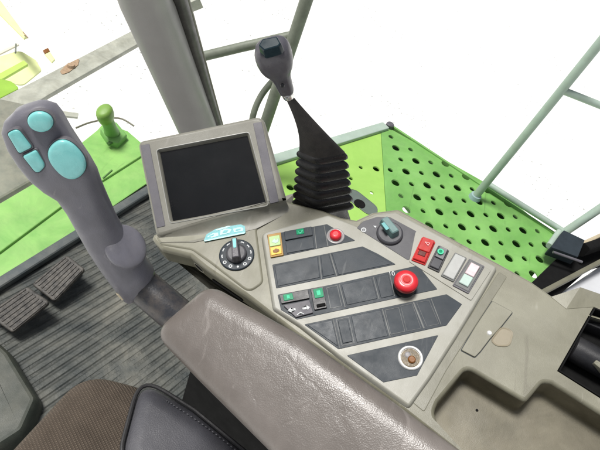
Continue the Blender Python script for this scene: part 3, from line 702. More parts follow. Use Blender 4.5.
# strip 6: rotary switch with grey bar knob
c = PLATE.uv(389.5, 234.2)
kb = disc(c, .0155, [(0, .0003), (0, .0028), (.0008, .0042), (.0022, .0050)], 's6', S6, 'rotary_switch', 36)
bm = NB(); l = rnd(PLATE.L([(379.5, 225.4), (386.2, 222.2), (398, 236.6), (391.2, 240.2)]), .002, 4)
stack(bm, l, [(-.0014, .0048), (-.0004, .011), (.0002, .0136), (.0014, .0146)], PLATE); kp = obj('pointer_knob', bm, M['tealgrey'], kb)
K2 = PLATE.up(.0146); bm = NB(); l = rnd(K2.L([(381.2, 223.6), (384.2, 222.1), (389.4, 228.6), (386.2, 230.4)]), .001, 3); slab(bm, l, 0, .0004, K2, .0001); obj('marker', bm, M['teal'], kp)
bm = NB(); stack(bm, circ(PLATE.uv(363.6, 230.2), .0031, 24), [(0, .0004), (0, .0009), (.0010, .0009), (.0010, .0004)], PLATE, False, False); obj('symbol', bm, M['mark'], S6)
text('off_mark', '0', PLATE, PLATE.uv(363.6, 230.2), .0040, M['mark'], S6, .4, .0007)
for px, s in (((374.8, 226.8), 1), ((388.6, 220.8), .8)):
    q = PLATE.uv(*px); bm = NB(); slab(bm, [(q[0] - .0020 * s, q[1] + .0012 * s), (q[0] + .0020 * s, q[1] + .0006 * s), (q[0] + .0006 * s, q[1] - .0020 * s)], .0004, .0009, PLATE, .0001); obj('symbol', bm, M['mark'], S6)

# ---- rocker switches along the outer edge
fr_ = cell([(415.5, 231.5), (421, 234.5), (491, 270.6), (471, 301), (409, 262)], 'plate', con, .0010, .002, 'switch_frame', -.001)
def rocker(q, m, frame_m=None, h=.0050, name='rocker_switch'):
    A, B, C_, D = q                                   # top left, top right, bottom right, bottom left
    base = cell(q, frame_m or m, fr_, .0026, .0012, name, .0005)
    P0 = V(PLATE.uv(*A)), V(PLATE.uv(*B)), V(PLATE.uv(*C_)), V(PLATE.uv(*D))
    return base, P0
def quadpart(P0, s0, s1, t0, t1, h0, h1, m, parent, name, hs=None):
    A, B, C_, D = P0
    def pt(s, t_): return tuple(A.lerp(B, s).lerp(D.lerp(C_, s), t_))
    l = [pt(s0, t0), pt(s1, t0), pt(s1, t1), pt(s0, t1)]
    flip = area(l) < 0
    bm = NB(); hh = hs or (h1, h1)
    def hgt(i): return hh[0] if i in (0, 1) else hh[1]
    low = [PLATE.w(p, h0) for p in l]; mid = [PLATE.w(l[i], hgt(i) - .0006) for i in range(4)]
    ins = inset(l if not flip else l[::-1], .0006); ins = ins if not flip else ins[::-1]
    top = [PLATE.w(ins[i], hgt(i)) for i in range(4)]
    loft(bm, [low, mid, top]); return obj(name, bm, M[m], parent)
b1, Q = rocker([(421.6, 238.2), (435.2, 243), (424.8, 266.2), (411, 261)], 'red2')
quadpart(Q, .08, .92, .05, .52, .002, .006, 'red2', b1, 'rocker', (.0074, .0046))
quadpart(Q, .08, .92, .54, .95, .002, .005, 'red2', b1, 'rocker', (.0046, .0052))
quadpart(Q, .22, .74, .56, .76, .004, .0056, 'reddark', b1, 'lens')
text('warning_mark', '\u0394', PLATE, PLATE.uv(426.4, 246.4), .0075, M['pink'], b1, .9, .0070)
b1, Q = rocker([(438, 246.4), (448.8, 251.6), (438.6, 273.4), (427, 268)], 'black', None)
quadpart(Q, .12, .88, .06, .50, .002, .006, 's6', b1, 'rocker', (.0070, .0044))
quadpart(Q, .12, .88, .53, .94, .002, .005, 's6', b1, 'rocker', (.0044, .0050))
bm = NB(); q = PLATE.uv(439.4, 254.4); stack(bm, circ(q, .0036, 20), [(0, .004), (0, .0072), (.0015, .0072), (.0015, .005)], PLATE, False, False); obj('symbol', bm, M['greenhi'], b1)
disc(q, .0026, [(0, .004), (0, .0068)], 'green', b1, 'lens', 16)
b1, Q = rocker([(454.6, 253.4), (466.6, 259), (453.2, 283), (440.4, 276.6)], 's6', 'greyline')
quadpart(Q, .08, .92, .05, .95, .002, .0042, 'white2', b1, 'blank_cover')
b1, Q = rocker([(468.8, 259.6), (484.2, 267.2), (468, 294.6), (452, 286.2)], 's6', 'bezel_dark')
quadpart(Q, .06, .94, .04, .96, .002, .0034, 'greyline', b1, 'bezel')
quadpart(Q, .22, .78, .14, .50, .002, .006, 'rose', b1, 'rocker', (.0070, .0046))
quadpart(Q, .22, .78, .52, .86, .002, .006, 'mint', b1, 'rocker', (.0046, .0056))

# ---- dial on the pad
c = PAD.uv(236.8, 255.2); RD = .0205
dl = disc(c, RD, [(0, .0002), (0, .0016), (.0005, .0022), (.0015, .0024), (.006, .0024)], 'strip', con, 'dial', 48, PAD)
kn = disc(c, .0122, [(0, .002), (.0002, .0060), (.0012, .0072), (.003, .0074)], 's6', dl, 'knob', 40, PAD)
bm = NB(); d = V(PAD.uv(235.2, 245.4)) - V(PAD.uv(236.6, 262)); d.normalize(); n = V((-d.y, d.x)); cc = V(c)
def bl(l0, l1, w0, w1): return [tuple(cc - d * l0 - n * w0), tuple(cc - d * l0 + n * w0), tuple(cc + d * l1 + n * w1), tuple(cc + d * l1 - n * w1)]
stack(bm, rnd(bl(.0112, .0150, .0046, .0036), .002, 4), [(-.0008, .007), (0, .0125), (.0004, .0148), (.0014, .0156)], PAD); pk = obj('pointer_bar', bm, M['knob'], kn)
bm = NB(); slab(bm, rnd(bl(-.001, .0136, .0016, .0022), .001, 3), .0150, .0161, PAD, .0002); obj('marker', bm, M['cyan'], pk)
ph = math.atan2(d.y, d.x)
marks = ['6', '5', '4', '3', '2', '1', '0', '\u2022', '8', '7']
for k in range(12):
    a_ = ph + .02 + k * math.tau / 12
    if k == 0: continue
    q = (c[0] + .0166 * math.cos(a_), c[1] + .0166 * math.sin(a_))
    if k == 6:
        disc(q, .0013, [(0, .0022), (0, .0028)], 'mark', dl, 'dot', 12, PAD)
    else:
        bm = NB(); r_ = V((math.cos(a_), math.sin(a_))); t_ = V((-r_.y, r_.x)); Q_ = V(q)
        if k in (1, 2, 10, 11, 9, 3):       # short strokes
            w_, h_ = (.0007, .0021)
            bend = [tuple(Q_ - t_ * h_ - r_ * w_), tuple(Q_ - t_ * h_ + r_ * w_), tuple(Q_ + r_ * w_ * 1.5), tuple(Q_ + t_ * h_ + r_ * w_), tuple(Q_ + t_ * h_ - r_ * w_), tuple(Q_ - r_ * w_ * .2)]
            slab(bm, bend, .0022, .0027, PAD, .0001)
        else:
            stack(bm, circ(q, .0021, 20), [(0, .0022), (0, .0027), (.0009, .0027), (.0009, .0022)], PAD, False, False)
        obj('symbol', bm, M['mark'], dl)

# ---- ashtray lid with finger notch
LID = REAR.up(.0004)
bm = NB(); notch = [(499, 328.5), (506, 329.5), (511, 334), (510, 341), (504, 345.5), (496, 344), (490.5, 339)]
l = ccw(rnd(REAR.L([(492, 301.5), (512.5, 312.5), (501, 327), (489.5, 339.5), (480, 352), (474.5, 357.6), (461, 350.5), (475, 327)]), [.001, .002, .0005, .0005, .0005, .002, .001, .02], 4))
stack(bm, inset(l, -.0007), [(0, 0), (0, .0003), (.0006, .0003)], REAR); ls = obj('lid_gap', bm, M['strip'], con)
bm = NB(); slab(bm, l, .0002, .0018, REAR, .0006); lid = obj('ashtray_lid', bm, M['shell'], con)
bm = NB(); l = ccw(rnd(REAR.L([(490, 340.5), (501, 326), (514, 331), (510, 347), (496, 346.5)]), .009, 7))
stack(bm, l, [(0, .0001), (0, .0007), (.0004, .0009), (.0010, .0007), (.0018, .0003)], REAR); obj('finger_recess', bm, mat('notch', (.27, .235, .165), .5, .1, 20), con)
bm = NB(); q = REAR.on(489, 333.6) + REAR.n * .0018; tube(bm, [q, q + REAR.n * .0012], [.0028, .0020], 16); obj('lid_button', bm, M['white'], lid)
# ---- raised block behind the console (apex piece)
bm = NB(); f0 = [REAR.on(*p) for p in [(556, 301), (572, 299), (585, 290), (640, 312), (700, 352), (594, 306)]]
apex = REAR.w(REAR.uv(583, 297), .018)
a1, a2, a3, a4 = REAR.on(551, 297), REAR.w(REAR.uv(577, 288.5), .006), REAR.w(REAR.uv(680, 326), .006), REAR.on(566, 309)
low = [REAR.w(REAR.uv(*p), -.03) for p in [(551, 297), (577, 289), (680, 326), (690, 352), (594, 307), (566, 309)]]
top = [REAR.w(REAR.uv(551, 297), .0006), REAR.w(REAR.uv(578, 289.5), .006), REAR.w(REAR.uv(680, 326), .008), REAR.w(REAR.uv(690, 350), .0006), REAR.w(REAR.uv(594, 307), .0006), REAR.w(REAR.uv(566, 309), .0006)]
loft(bm, [low, top]); obj('corner_block', bm, M['shell'], con, 10)
# ---- black well with lever
wl = ccw(REAR.L([(557.5, 371), (594, 307), (680, 341), (650, 429)]))
bm = NB(); stack(bm, wl, [(.0006, -.038), (.0006, .0006), (.002, .0006), (.0022, -.030)], REAR, True, True); wk = obj('lever_well', bm, M['gap'], con)
bm = NB(); a = REAR.w(REAR.uv(578, 342), -.016); b_ = REAR.w(REAR.uv(640, 376), -.016)
tube(bm, [a, a.lerp(b_, .02), b_], [.012, .0145, .0145], 24); obj('drum', bm, M['black'], wk)
bm = NB(); q = REAR.L([(595, 362), (604, 350), (615, 357), (606, 371)]); slab(bm, rnd(q, .001), -.02, -.003, REAR, .001); obj('latch', bm, M['shell'], wk)
bm = NB(); q = REAR.L([(588, 318), (596, 305), (640, 322), (634, 336)]); slab(bm, rnd(q, .001), -.03, -.012, REAR, .002); obj('block', bm, M['black'], wk)

# ---- dark slot + screw hole in the skirt under the dial pad
def skirt(px, py, drop): return REAR.on(px, py)
# ================================================================== monitor
mo = thing('monitor', 'small dark screen in a beige rounded housing at the front of the console', 'monitor', MON.o)
hs = ccw(rnd(MON.L([(137, 141), (263, 115), (287, 201), (156, 238)]), [.008, .012, .006, .008], 6))
strips_in = [(140, 146), (253, 123), (262, 121.5), (280, 202), (157, 228.5)]
scr = ccw(rnd(MON.L([(156.7, 150), (248.6, 132.4), (268.5, 205), (170.4, 223)]), .0040, 5))
bm = NB()
rg = plate(bm, inset(hs, .005), [scr], MON, 0)
follow(bm, rg[0], inset(hs, .005), [(-.0022, -.0004), (-.0040, -.0022), (-.005, -.0055), (-.005, -.012), (.002, -.034), (.010, -.040)], MON)
last = follow(bm, rg[1], scr, [(.0004, -.0004), (.0024, -.0040), (.0026, -.006)], MON); bm.faces.new(last)
obj('housing', bm, M['bezel'], mo, 40, False, MON.n)
bm = NB(); stack(bm, inset(scr, .0026), [(0, -.0058), (0, -.0048)], MON); obj('screen', bm, M['screen'], mo)
bm = NB(); stack(bm, scr, [(-.0011, -.0008), (-.0010, .0006), (-.0002, .0008), (.0003, -.0006)], MON, False, False); obj('screen_frame', bm, mat('frame_light', (.36, .36, .33), .35, .05, 20, .1), mo)
for q in ([(140.6, 145.6), (149.4, 143.8), (165.4, 226), (157, 228)], [(253, 123.4), (261.6, 121.8), (279, 201.6), (270.2, 203.8)]):
    bm = NB(); slab(bm, rnd(MON.L(q), .001, 3), -.002, .0007, MON, .0004); obj('side_inlay', bm, M['bezel_dark'], mo)
# apron between the screen housing and the dial pad
ap0 = [MON.w(MON.uv(*p), -.001) for p in [(157, 235), (180, 229), (215, 219.5), (250, 210), (285.6, 200)]]
ap1 = [PAD.w(PAD.uv(*p), h_) for p, h_ in [((160, 243), .0008), ((194, 242.6), .0008), ((226, 236), .0008), ((256, 229), .0005), ((291, 210), -.0028)]]
bm = NB(); rows = []
for s in range(9):
    s_ = s / 8; rows.append([bm.verts.new(a.lerp(b_, s_) - MON.n * .004 * math.sin(math.pi * s_)) for a, b_ in zip(ap0, ap1)])
for r0, r1 in zip(rows, rows[1:]):
    for i in range(4): bm.faces.new((r0[i], r0[i + 1], r1[i + 1], r1[i]))
obj('apron', bm, M['bezel'], mo, 60)
# base solid under the housing
bm = NB(); lo = [PAD.w(PAD.uv(*p), -.02) for p in [(160, 240), (288, 206), (275, 170), (150, 190)]]; hi = [MON.w(MON.uv(*p), -.03) for p in [(162, 236), (282, 203), (270, 150), (148, 170)]]
loft(bm, [lo, hi]); obj('foot', bm, M['bezel'], mo)
# turquoise sticker with pale printing
AP = Pl((ap1[2] - ap0[2]).cross(ap0[3] - ap0[1]) * (1), (ap0[2] + ap1[2]) / 2, RT)
if AP.n.dot(EYE - AP.o) < 0: AP = Pl(-AP.n, AP.o, RT)
SK = PAD.up(.0016)
bm = NB(); l = rnd(SK.L([(203.6, 241.2), (206.5, 234.5), (215, 229.5), (229, 225.6), (241, 224.6), (244.8, 226.2), (245.6, 232.8)]), .001, 3); stack(bm, l, [(0, -.0016), (0, .0003)], SK); sk = obj('sticker', bm, M['sticker'], mo)
for q in ([(204.4, 240.6), (244.6, 232.4), (245, 233.6), (204.6, 241.8)], [(207, 237), (213, 233.4), (218, 232.8), (218.6, 236), (212, 238)], [(220, 235.4), (220.6, 230.6), (226, 228.8), (231.6, 229.4), (230, 233)],
          [(215.6, 229.8), (228, 226.2), (232, 226.2), (228, 227.8), (217, 231)], [(233, 229), (240, 227.4), (243.4, 228.4), (243.2, 231), (234.2, 232.6)]):
    bm = NB(); stack(bm, rnd(SK.L(q), .0006, 3), [(0, .0002), (0, .0007)], SK); obj('print', bm, M['stickerhi'], sk)
for q in ([(209, 236.2), (214, 234.6), (213.6, 236), (209.6, 237)], [(222.4, 233.6), (224, 230.8), (228.6, 230.4), (227, 232.6)], [(235.4, 231.4), (236.4, 229.6), (241, 229), (240.4, 230.4)]):
    bm = NB(); stack(bm, rnd(SK.L(q), .0003, 3), [(0, .0006), (0, .0010)], SK); obj('letter', bm, M['sticker'], sk)

# ================================================================== lever with bellows
lv = thing('gear_lever', 'black lever with round knob rising from a square pleated rubber bellows', 'lever', DECK.on(322, 216) - DECK.n * .02)
BD = .665
Bp = Pl(DECK.n, at(320, 216, BD), RT)
N_, R_, L_ = Bp.on(317, 217.5), Bp.on(355.5, 210), Bp.on(290.5, 205)
Fq = R_ + L_ - N_; cen = (R_ + L_) / 2; ah, bh = (R_ - N_) / 2, (L_ - N_) / 2
# correct to a square footprint
mlen = (ah.length + bh.length) / 2
top_c = at(322, 150, .588)
topP = Bp
def sqring(c, s, e=5.5, n=40):
    out = []
    for k in range(n):
        t_ = 2 * math.pi * k / n + .001; x, y = math.cos(t_), math.sin(t_)
        m_ = (abs(x) ** e + abs(y) ** e) ** (-1 / e); out.append(c + ah * (s * x * m_) + bh * (s * y * m_))
    return out
cen0 = cen - Bp.n * .0
axis = top_c - cen0
rings = []; NP = 7
rings.append(sqring(cen0 - axis * .20, .98))
for k in range(NP):
    z0 = k / NP; s_out = 1.07 - .046 * k; s_in = s_out - .22
    dz = 1 / NP
    for (f_, s_) in ((.02, s_in), (.08, s_in + .03), (.14, s_out - .08), (.20, s_out - .02), (.30, s_out), (.44, s_out + .002), (.58, s_out - .015), (.72, s_out - .055), (.86, s_out - .12), (.96, s_in + .02)):
        rings.append(sqring(cen0 + axis * (z0 + f_ * dz), s_))
bm = NB(); loft(bm, rings); obj('bellows', bm, M['rubber'], lv, 80)
# leather boot tapering to the stick
b0, b1_ = cen0 + axis * .98, at(288.5, 96, .535)
bm = NB(); rr = []
for k in range(13):
    s = k / 12; c = b0.lerp(b1_, s) + (RT * .004 - UP * .004) * math.sin(math.pi * s)
    sz = .56 * (1 - s) ** 1.2 + .145 + .03 * (1 - s)
    R0 = sqring(c, sz, 4 - 1.8 * s)
    rr.append([p + Bp.n * .0 for p in R0])
loft(bm, rr); obj('boot', bm, M['boot'], lv, 70)
ax2 = (at(272, 52, .495) - b1_); a2 = ax2.normalized()
bm = NB(); tube(bm, [b1_ - a2 * .002, b1_, b1_ + a2 * .0035, b1_ + a2 * .005], [.0055, .0062, .0062, .0052], 24); obj('collar', bm, M['chrome'], lv)
h0 = b1_ + a2 * .004; kc = at(273.5, 55, .497); hd = (kc - h0)
hp = [h0 + hd * s for s in (0, .08, .3, .55, .66, .74, .80)]
# knob: faceted egg that grows out of the grip
sx = RT * 1.0; e1 = (RT - a2 * RT.dot(a2)).normalized(); e2 = a2.cross(e1).normalized()
prof = [(0, .0060, 0), (.05, .0074, 0), (.20, .0080, 0), (.36, .0088, 0), (.48, .0100, 0), (.58, .0122, 0), (.68, .0148, 0), (.80, .0166, 0), (.94, .0174, 0), (1.06, .0172, 0), (1.16, .0164, 0), (1.24, .0145, 0), (1.285, .0115, 0), (1.30, .006, 0), (1.30, .001, 0)]
bm = NB(); loft(bm, [sup(h0 + hd * s, e1 * r, e2 * r * .95, 2.9, 36) for s, r, _ in prof]); kb = obj('knob', bm, M['knob'], lv, 70)
# dark glossy rocker on the knob top
KT = Pl((a2 * .74 + (EYE - kc).normalized() * .66), at(270.5, 43.8, .469), RT)
bm = NB(); l = rnd(KT.L([(257.8, 45.5), (262, 38.6), (277, 35.6), (281, 43), (279, 46.4), (264, 50.8)]), .002, 4)
stack(bm, l, [(-.001, -.012), (0, -.0016), (.0006, -.0004), (.0016, .0)], KT); obj('rocker', bm, mat('dark_blue_gloss', (.012, .026, .034), .25, .1, 30, 0, spec=.2), kb)
bm = NB(); q = at(282.5, 85.5, .509); 
tube(bm, [q, q + (EYE - q).normalized() * .0012], [.0022, .0016], 12); obj('set_screw', bm, M['black'], lv)

# ================================================================== perforated platform outside the door
PF = FLOOR.up(0)
s_, ang, x0, y0 = .0812960, math.radians(-17.7207), .19696447, 1.51959801
H = 1.25
ca, sa = math.cos(ang), math.sin(ang)
def lat(i, j): return ((x0 + s_ * (ca * i + sa * j)) * H, (y0 + s_ * (sa * i - ca * j)) * H)
def W2(p): return PF.uv(*p)
out_px = [(381, 129), (390, 128.5), (500, 191), (567, 246), (557, 262), (527, 292), (500, 330), (400, 330), (389, 250), (385, 190)]
o2 = ccw([tuple(atz(x, y, 0).xy) for x, y in out_px])
GP = Pl(V((0, 0, 1)), V((0, 0, 0)), V((1, 0, 0)))
holes = []
sh = inset(o2, .003)
for i in range(-8, 16):
    for j in range(-8, 16):
        for (di, r) in ((0, .0182), (.5, .0122)):
            p = lat(i + di, j - di)
            rr = r + .006
            if all(inside((p[0] + rr * cx_, p[1] + rr * cy_), sh) for cx_, cy_ in ((1, 0), (-1, 0), (0, 1), (0, -1))): holes.append(circ(p, r, 18))
pt = thing('step_platform', 'bright green perforated steel step platform outside the right door', 'platform', (sum(p[0] for p in o2) / len(o2), sum(p[1] for p in o2) / len(o2), -.04))
bm = NB(); rg = plate(bm, o2, holes, GP, 0)
follow(bm, rg[0], o2, [(0, -.035)], GP)
for r, h_ in zip(rg[1:], holes): follow(bm, r, h_, [(.0008, -.0015), (.0008, -.006)], GP)
obj('perforated_plate', bm, M['lime'], pt)
# bent sheet at the inner end, sunlight painted into its green, with a few holes and the oval slot
l2_px = [(268, 166), (383, 128.8), (374, 186), (390, 225), (360, 300), (250, 300)]
l2 = ccw([tuple(atz(x, y, 0).xy) for x, y in [(268, 165), (380, 129.2), (372.6, 135), (385, 188), (391, 232), (360, 300), (250, 300)]])
l2 = ccw([tuple(atz(x, y, 0).xy) for x, y in [(268, 165), (380.7, 129.1), (384.7, 190), (388.6, 250), (380, 320), (250, 320)]])
# shared edge with the plate: bend line (383,128.5)-(374,186)-(340,240)
hl = []
for (x, y, r) in ((361, 167, .0095), (376.5, 168.5, .0150), (351, 178, .0095), (290.5, 187, .0150), (372, 192.4, .0085), (301, 172, .008)):
    q = atz(x, y, 0); 
    if inside((q.x, q.y), inset(l2, .02)): hl.append(circ((q.x, q.y), r, 18))
def rr_slot():
    a, b_ = atz(354, 196, 0).xy, atz(369, 208, 0).xy; d = (b_ - a).normalized(); n = V((-d.y, d.x)); pts = []
    for k in range(9): t_ = math.pi * k / 8; pts.append(tuple(b_ + (d * math.sin(t_) + n * math.cos(t_)) * .034))
    for k in range(9): t_ = math.pi * k / 8; pts.append(tuple(a - (d * math.sin(t_) + n * math.cos(t_)) * .034))
    return pts
slot = ccw(rr_slot())
bm = NB(); rg = plate(bm, l2, hl, GP, -.0015)
follow(bm, rg[0], l2, [(0, -.035)], GP)
for r, h_ in zip(rg[1:], hl): follow(bm, r, h_, [(.0008, -.003), (.0008, -.008)], GP)
obj('bent_sheet', bm, M['limesunlit'], pt)
sl_in = inset(slot, .002)
bm = NB(); stack(bm, slot, [(0, -.0012), (0, .0012), (.0012, .0018), (.0018, .001), (.0022, .0002)], GP); ss = obj('slot_plate', bm, mat('slot_grey', (.12, .15, .13), .5, .1, 30, .2), pt)
q = atz(359.5, 204, 0); bm = NB(); stack(bm, circ((q.x, q.y), .022, 24), [(0, .0001), (0, .0022), (.002, .0022)], GP); obj('slot_hole', bm, M['gap'], ss)
# frame below the sheet, open over the yard near the console
fr2 = ccw([tuple(atz(x, y, -.05).xy) for x, y in [(270, 172), (383, 134), (392, 134), (500, 196), (556, 246), (520, 292), (470, 265), (428, 228), (402, 196), (366, 180), (330, 215), (300, 240), (270, 240)]])
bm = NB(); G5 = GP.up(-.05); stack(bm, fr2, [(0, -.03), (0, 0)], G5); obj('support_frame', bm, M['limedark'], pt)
# pale rim along the far edge and round cap at its corner
bm = NB(); bar(bm, atz(262, 164, .004), atz(385, 126.5, .004), .045, .02, bev=.3); obj('edge_rail', bm, M['rail'], pt)
bm = NB(); q = atz(389, 127, 0); tube(bm, [q + V((0, 0, -.02)), q + V((0, 0, .016)), q + V((0, 0, .02))], [.018, .018, .014], 20); obj('corner_cap', bm, M['bezel_dark'], pt)
bm = NB(); bar(bm, atz(392, 128.6, -.008), atz(565, 243, -.008), .012, .03, bev=.3); obj('edge_rail', bm, M['lime'], pt)

# ================================================================== handrails of the ladder
LR = 'ladder handrails'
hr = thing('ladder_handrail', 'pale green tubular ladder handrail with two cross rungs outside the right door', 'handrail', atz(475, 196, .0))
b0 = atz(475, 197, .005); tp = above(b0, 606, 36)
tp2 = at(612, 28, max(.5, (tp - EYE).dot(FW)))
bm = NB(); tube(bm, [b0, b0.lerp(tp2, 1.0)], [.0155, .0155], 20); obj('rail', bm, M['rail'], hr)
bm = NB(); tube(bm, [b0 + V((0, 0, -.005)), b0 + V((0, 0, .012))], [.026, .022], 20); obj('foot', bm, mat('foot_blue', (.30, .42, .42), .5, .1, 30), hr)
dR = (b0 - EYE).dot(FW)
p1 = b0.lerp(tp2, .70); 
pm = None
for k in range(200):
    q = b0.lerp(tp2, k / 200); v = q - EYE; py = 225 - F_PX * v.dot(UP) / v.dot(FW)
    if py < 91: pm = q; break
bm = NB(); dd = (pm - EYE).dot(FW); tube(bm, [pm, at(640, 121, dd * 1.02)], .0125, 18); obj('rung', bm, M['rail'], hr)
l0 = atz(488, 184, .03); r0 = atz(566, 233, .03)
bm = NB(); tube(bm, [l0, r0], .0125, 18); obj('rung', bm, M['rail'], hr)
b2_ = atz(562, 234, .02); t2_ = at(660, 168, (b2_ - EYE).dot(FW) * .92)
bm = NB(); tube(bm, [b2_, t2_], .0165, 20); obj('rail', bm, M['rail'], hr)

# door stay, frame and sill at the right edge
ds = thing('door_stay', 'black rubber clamp block on the door sill at the foot of the handrail', 'clamp', atz(570, 250, .05))
DP = Pl(V((-.1, -.15, 1)), atz(572, 248, .10), RT)
bm = NB(); slab(bm, rnd(DP.L([(564, 230), (585, 240), (578, 257), (551, 247)]), .004), -.05, 0, DP, .002); obj('clamp', bm, mat('clamp_rubber', (.025, .034, .042), .6, .2, 30, .2, 500, spec=.2), ds)
bm = NB(); bar(bm, atz(583, 250, .09), atz(690, 214, .09), .035, .05, bev=.3); obj('arm', bm, M['gap'], ds)
bm = NB(); tube(bm, [atz(553, 252, .09), atz(582, 262, .09)], .005, 14); obj('pin', bm, M['bezel_dark'], ds)
bm = NB(); tube(bm, [atz(559, 232, .07), atz(549, 246, .07)], .012, 14); obj('bracket', bm, M['rail'], ds)
df = thing('door_sill', 'black door sill with tan edge trim crossing below the handrail foot', 'door sill', atz(570, 270, .0))
bm = NB(); S_ = GP.up(.03); slab(bm, [tuple(atz(x, y, .03).xy) for x, y in [(522, 292), (556, 259), (584, 246), (700, 196), (700, 236), (590, 268), (548, 305), (520, 325)]], -.02, 0, S_, .003); obj('seal_strip', bm, M['gap'], df)
bm = NB(); bar(bm, atz(578, 246, .06), atz(700, 190, .06), .016, .02, bev=.3); obj('edge_trim', bm, M['tan'], df)
bm = NB(); bar(bm, atz(536, 296, .06), atz(700, 209, .06), .018, .02, bev=.3); obj('frame_bar', bm, M['olive'], df)
bm = NB(); S_ = GP.up(.0); slab(bm, [tuple(atz(x, y, .0).xy) for x, y in [(545, 303), (600, 266), (700, 232), (720, 330), (580, 330)]], -.03, 0, S_, .004)
tag(obj('sill_panel', bm, M['sill']), 'pale grey smooth sill panel between the door frame and the console corner', 'panel')

# ================================================================== pillar and windscreen seal
p_up, p_lo = at(137, -40, .62), at(197, 126, .98)
dirp = (p_lo - p_up)
wv = (at(172, 0, .70) - at(121, 0, .70)).normalized()
pi_ = thing('corner_pillar', 'smooth grey windscreen pillar trim rising behind the monitor', 'pillar', atz(230, 215, .1))
lo = p_lo + dirp * .9
def pring(Lp, Rp, d, th_=.030):
    a, b_ = at(*Lp, d), at(*Rp, d); c = (a + b_) / 2; w = (b_ - a) / 2; nn = w.normalized().cross(dirp.normalized()).normalized()
    return sup(c, w, nn * th_, 2.6, 32)
bm = NB(); loft(bm, [pring((103, -48), (157, -48), .60), pring((120, 0), (172.5, 0), .70), pring((178, 128), (216, 124), .98), pring((213, 225), (242, 221), 1.30)]); obj('trim', bm, M['pillar'], pi_, 60)
bm = NB(); loft(bm, [pring((158, -48), (172, -48), .62, .012), pring((173, 0), (187, 0), .72, .012), pring((210, 124), (221, 122), 1.0, .012), pring((242, 225), (248, 221), 1.32, .012)]); obj('rubber_seal', bm, M['seal'], pi_, 60)
bm = NB(); loft(bm, [pring((172, -48), (176, -48), .64, .004), pring((186, 0), (190, 0), .74, .004), pring((219.5, 124), (222.5, 122), 1.02, .004), pring((248, 225), (250, 221), 1.34, .004)]); obj('glass_edge', bm, M['olive'], pi_, 60)

# far handrail left of the lever
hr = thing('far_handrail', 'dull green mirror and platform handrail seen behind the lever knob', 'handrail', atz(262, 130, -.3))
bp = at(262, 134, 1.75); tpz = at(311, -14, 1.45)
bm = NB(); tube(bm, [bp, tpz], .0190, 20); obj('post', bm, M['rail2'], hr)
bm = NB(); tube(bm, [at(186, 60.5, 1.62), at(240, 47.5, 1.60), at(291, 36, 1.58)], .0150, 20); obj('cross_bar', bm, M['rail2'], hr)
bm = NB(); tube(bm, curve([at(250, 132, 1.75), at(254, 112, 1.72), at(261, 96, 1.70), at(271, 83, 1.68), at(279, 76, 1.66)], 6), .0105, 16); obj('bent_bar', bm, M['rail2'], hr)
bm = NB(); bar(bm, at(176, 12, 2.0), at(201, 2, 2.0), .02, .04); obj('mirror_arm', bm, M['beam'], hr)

# ================================================================== machine body in front of the windscreen (left)
# green panels along the front edge of the floor
def zpoly(px, z): return ccw([tuple(atz(x, y, z).xy) for x, y in px])
def zslab(px, z, th, m, name, parent=None, r=0, bev=.003):
    l = zpoly(px, z); l = rnd(l, r) if r else l
    bm = NB(); slab(bm, l, -th, 0, GP.up(z), bev); return obj(name, bm, M[m], parent)
fp = thing('front_panel', 'bright green body panels in two overlapping sheets below the windscreen', 'body panel', atz(60, 230, -.1))
zslab([(-60, 285), (0, 250.5), (62, 205), (100, 178), (140, 152), (170, 168), (165, 185), (146, 184), (0, 283), (-60, 318)], -.02, .05, 'limeleft', 'lower_sheet', fp)
zslab([(-60, 240), (0, 203), (34, 183), (64, 166), (82, 142), (97, 130), (104, 122), (128, 131), (150, 150), (138, 158), (62, 206), (0, 252), (-60, 287)], -.012, .02, 'limeleft', 'upper_sheet', fp)
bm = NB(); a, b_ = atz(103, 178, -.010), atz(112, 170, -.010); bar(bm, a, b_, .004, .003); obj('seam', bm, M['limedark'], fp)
bm = NB()
a, b_ = atz(-60, 321, .004), atz(147, 187, .004); bar(bm, a, b_, .010, .012, bev=.2)
tag(obj('seal', bm, M['gap']), 'thin black rubber seal between the green panels and the floor edge', 'seal')
# green latch lever
gt = thing('latch_handle', 'green latch handle with rounded knob standing on the green front panel', 'handle', atz(115, 140, 0))
bm = NB(); zq = atz(113, 137, -.01)
slab(bm, rnd(zpoly([(100, 131), (116, 124), (127, 137), (118, 146), (108, 143)], .0), .006), -.014, .012, GP, .004); obj('base', bm, M['lime'], gt)
bm = NB(); a = atz(112, 133, .012); b_ = at(105.5, 115, (a - EYE).dot(FW) * .955); tube(bm, [a, a.lerp(b_, .3), b_], [.026, .021, .020], 18); obj('stem', bm, M['lime'], gt)
bm = NB(); d = (b_ - a).normalized(); k0 = b_; prof = [(-.026, .014), (-.020, .026), (-.004, .029), (.014, .029), (.023, .026), (.027, .018), (.028, .002)]
fr_k = frames([k0, k0 + d]); _, e1_, e2_ = fr_k[0]
loft(bm, [[k0 + d * h + e1_ * r * math.cos(q) * 1.1 + e2_ * r * math.sin(q) * .85 for q in [math.tau * k / 24 for k in range(24)]] for h, r in prof]); obj('knob', bm, mat('olive_green', (.20, .36, .07), .45, .1, 20, .1), gt, 60)
bm = NB(); q = atz(114, 133.5, .02); tube(bm, [q, q + V((0, 0, .006))], [.008, .007], 12); obj('bolt', bm, M['beam'], gt)
bm = NB(); bar(bm, atz(108, 144, .006), atz(122, 137, .006), .012, .006); obj('slot', bm, M['limedark'], gt)
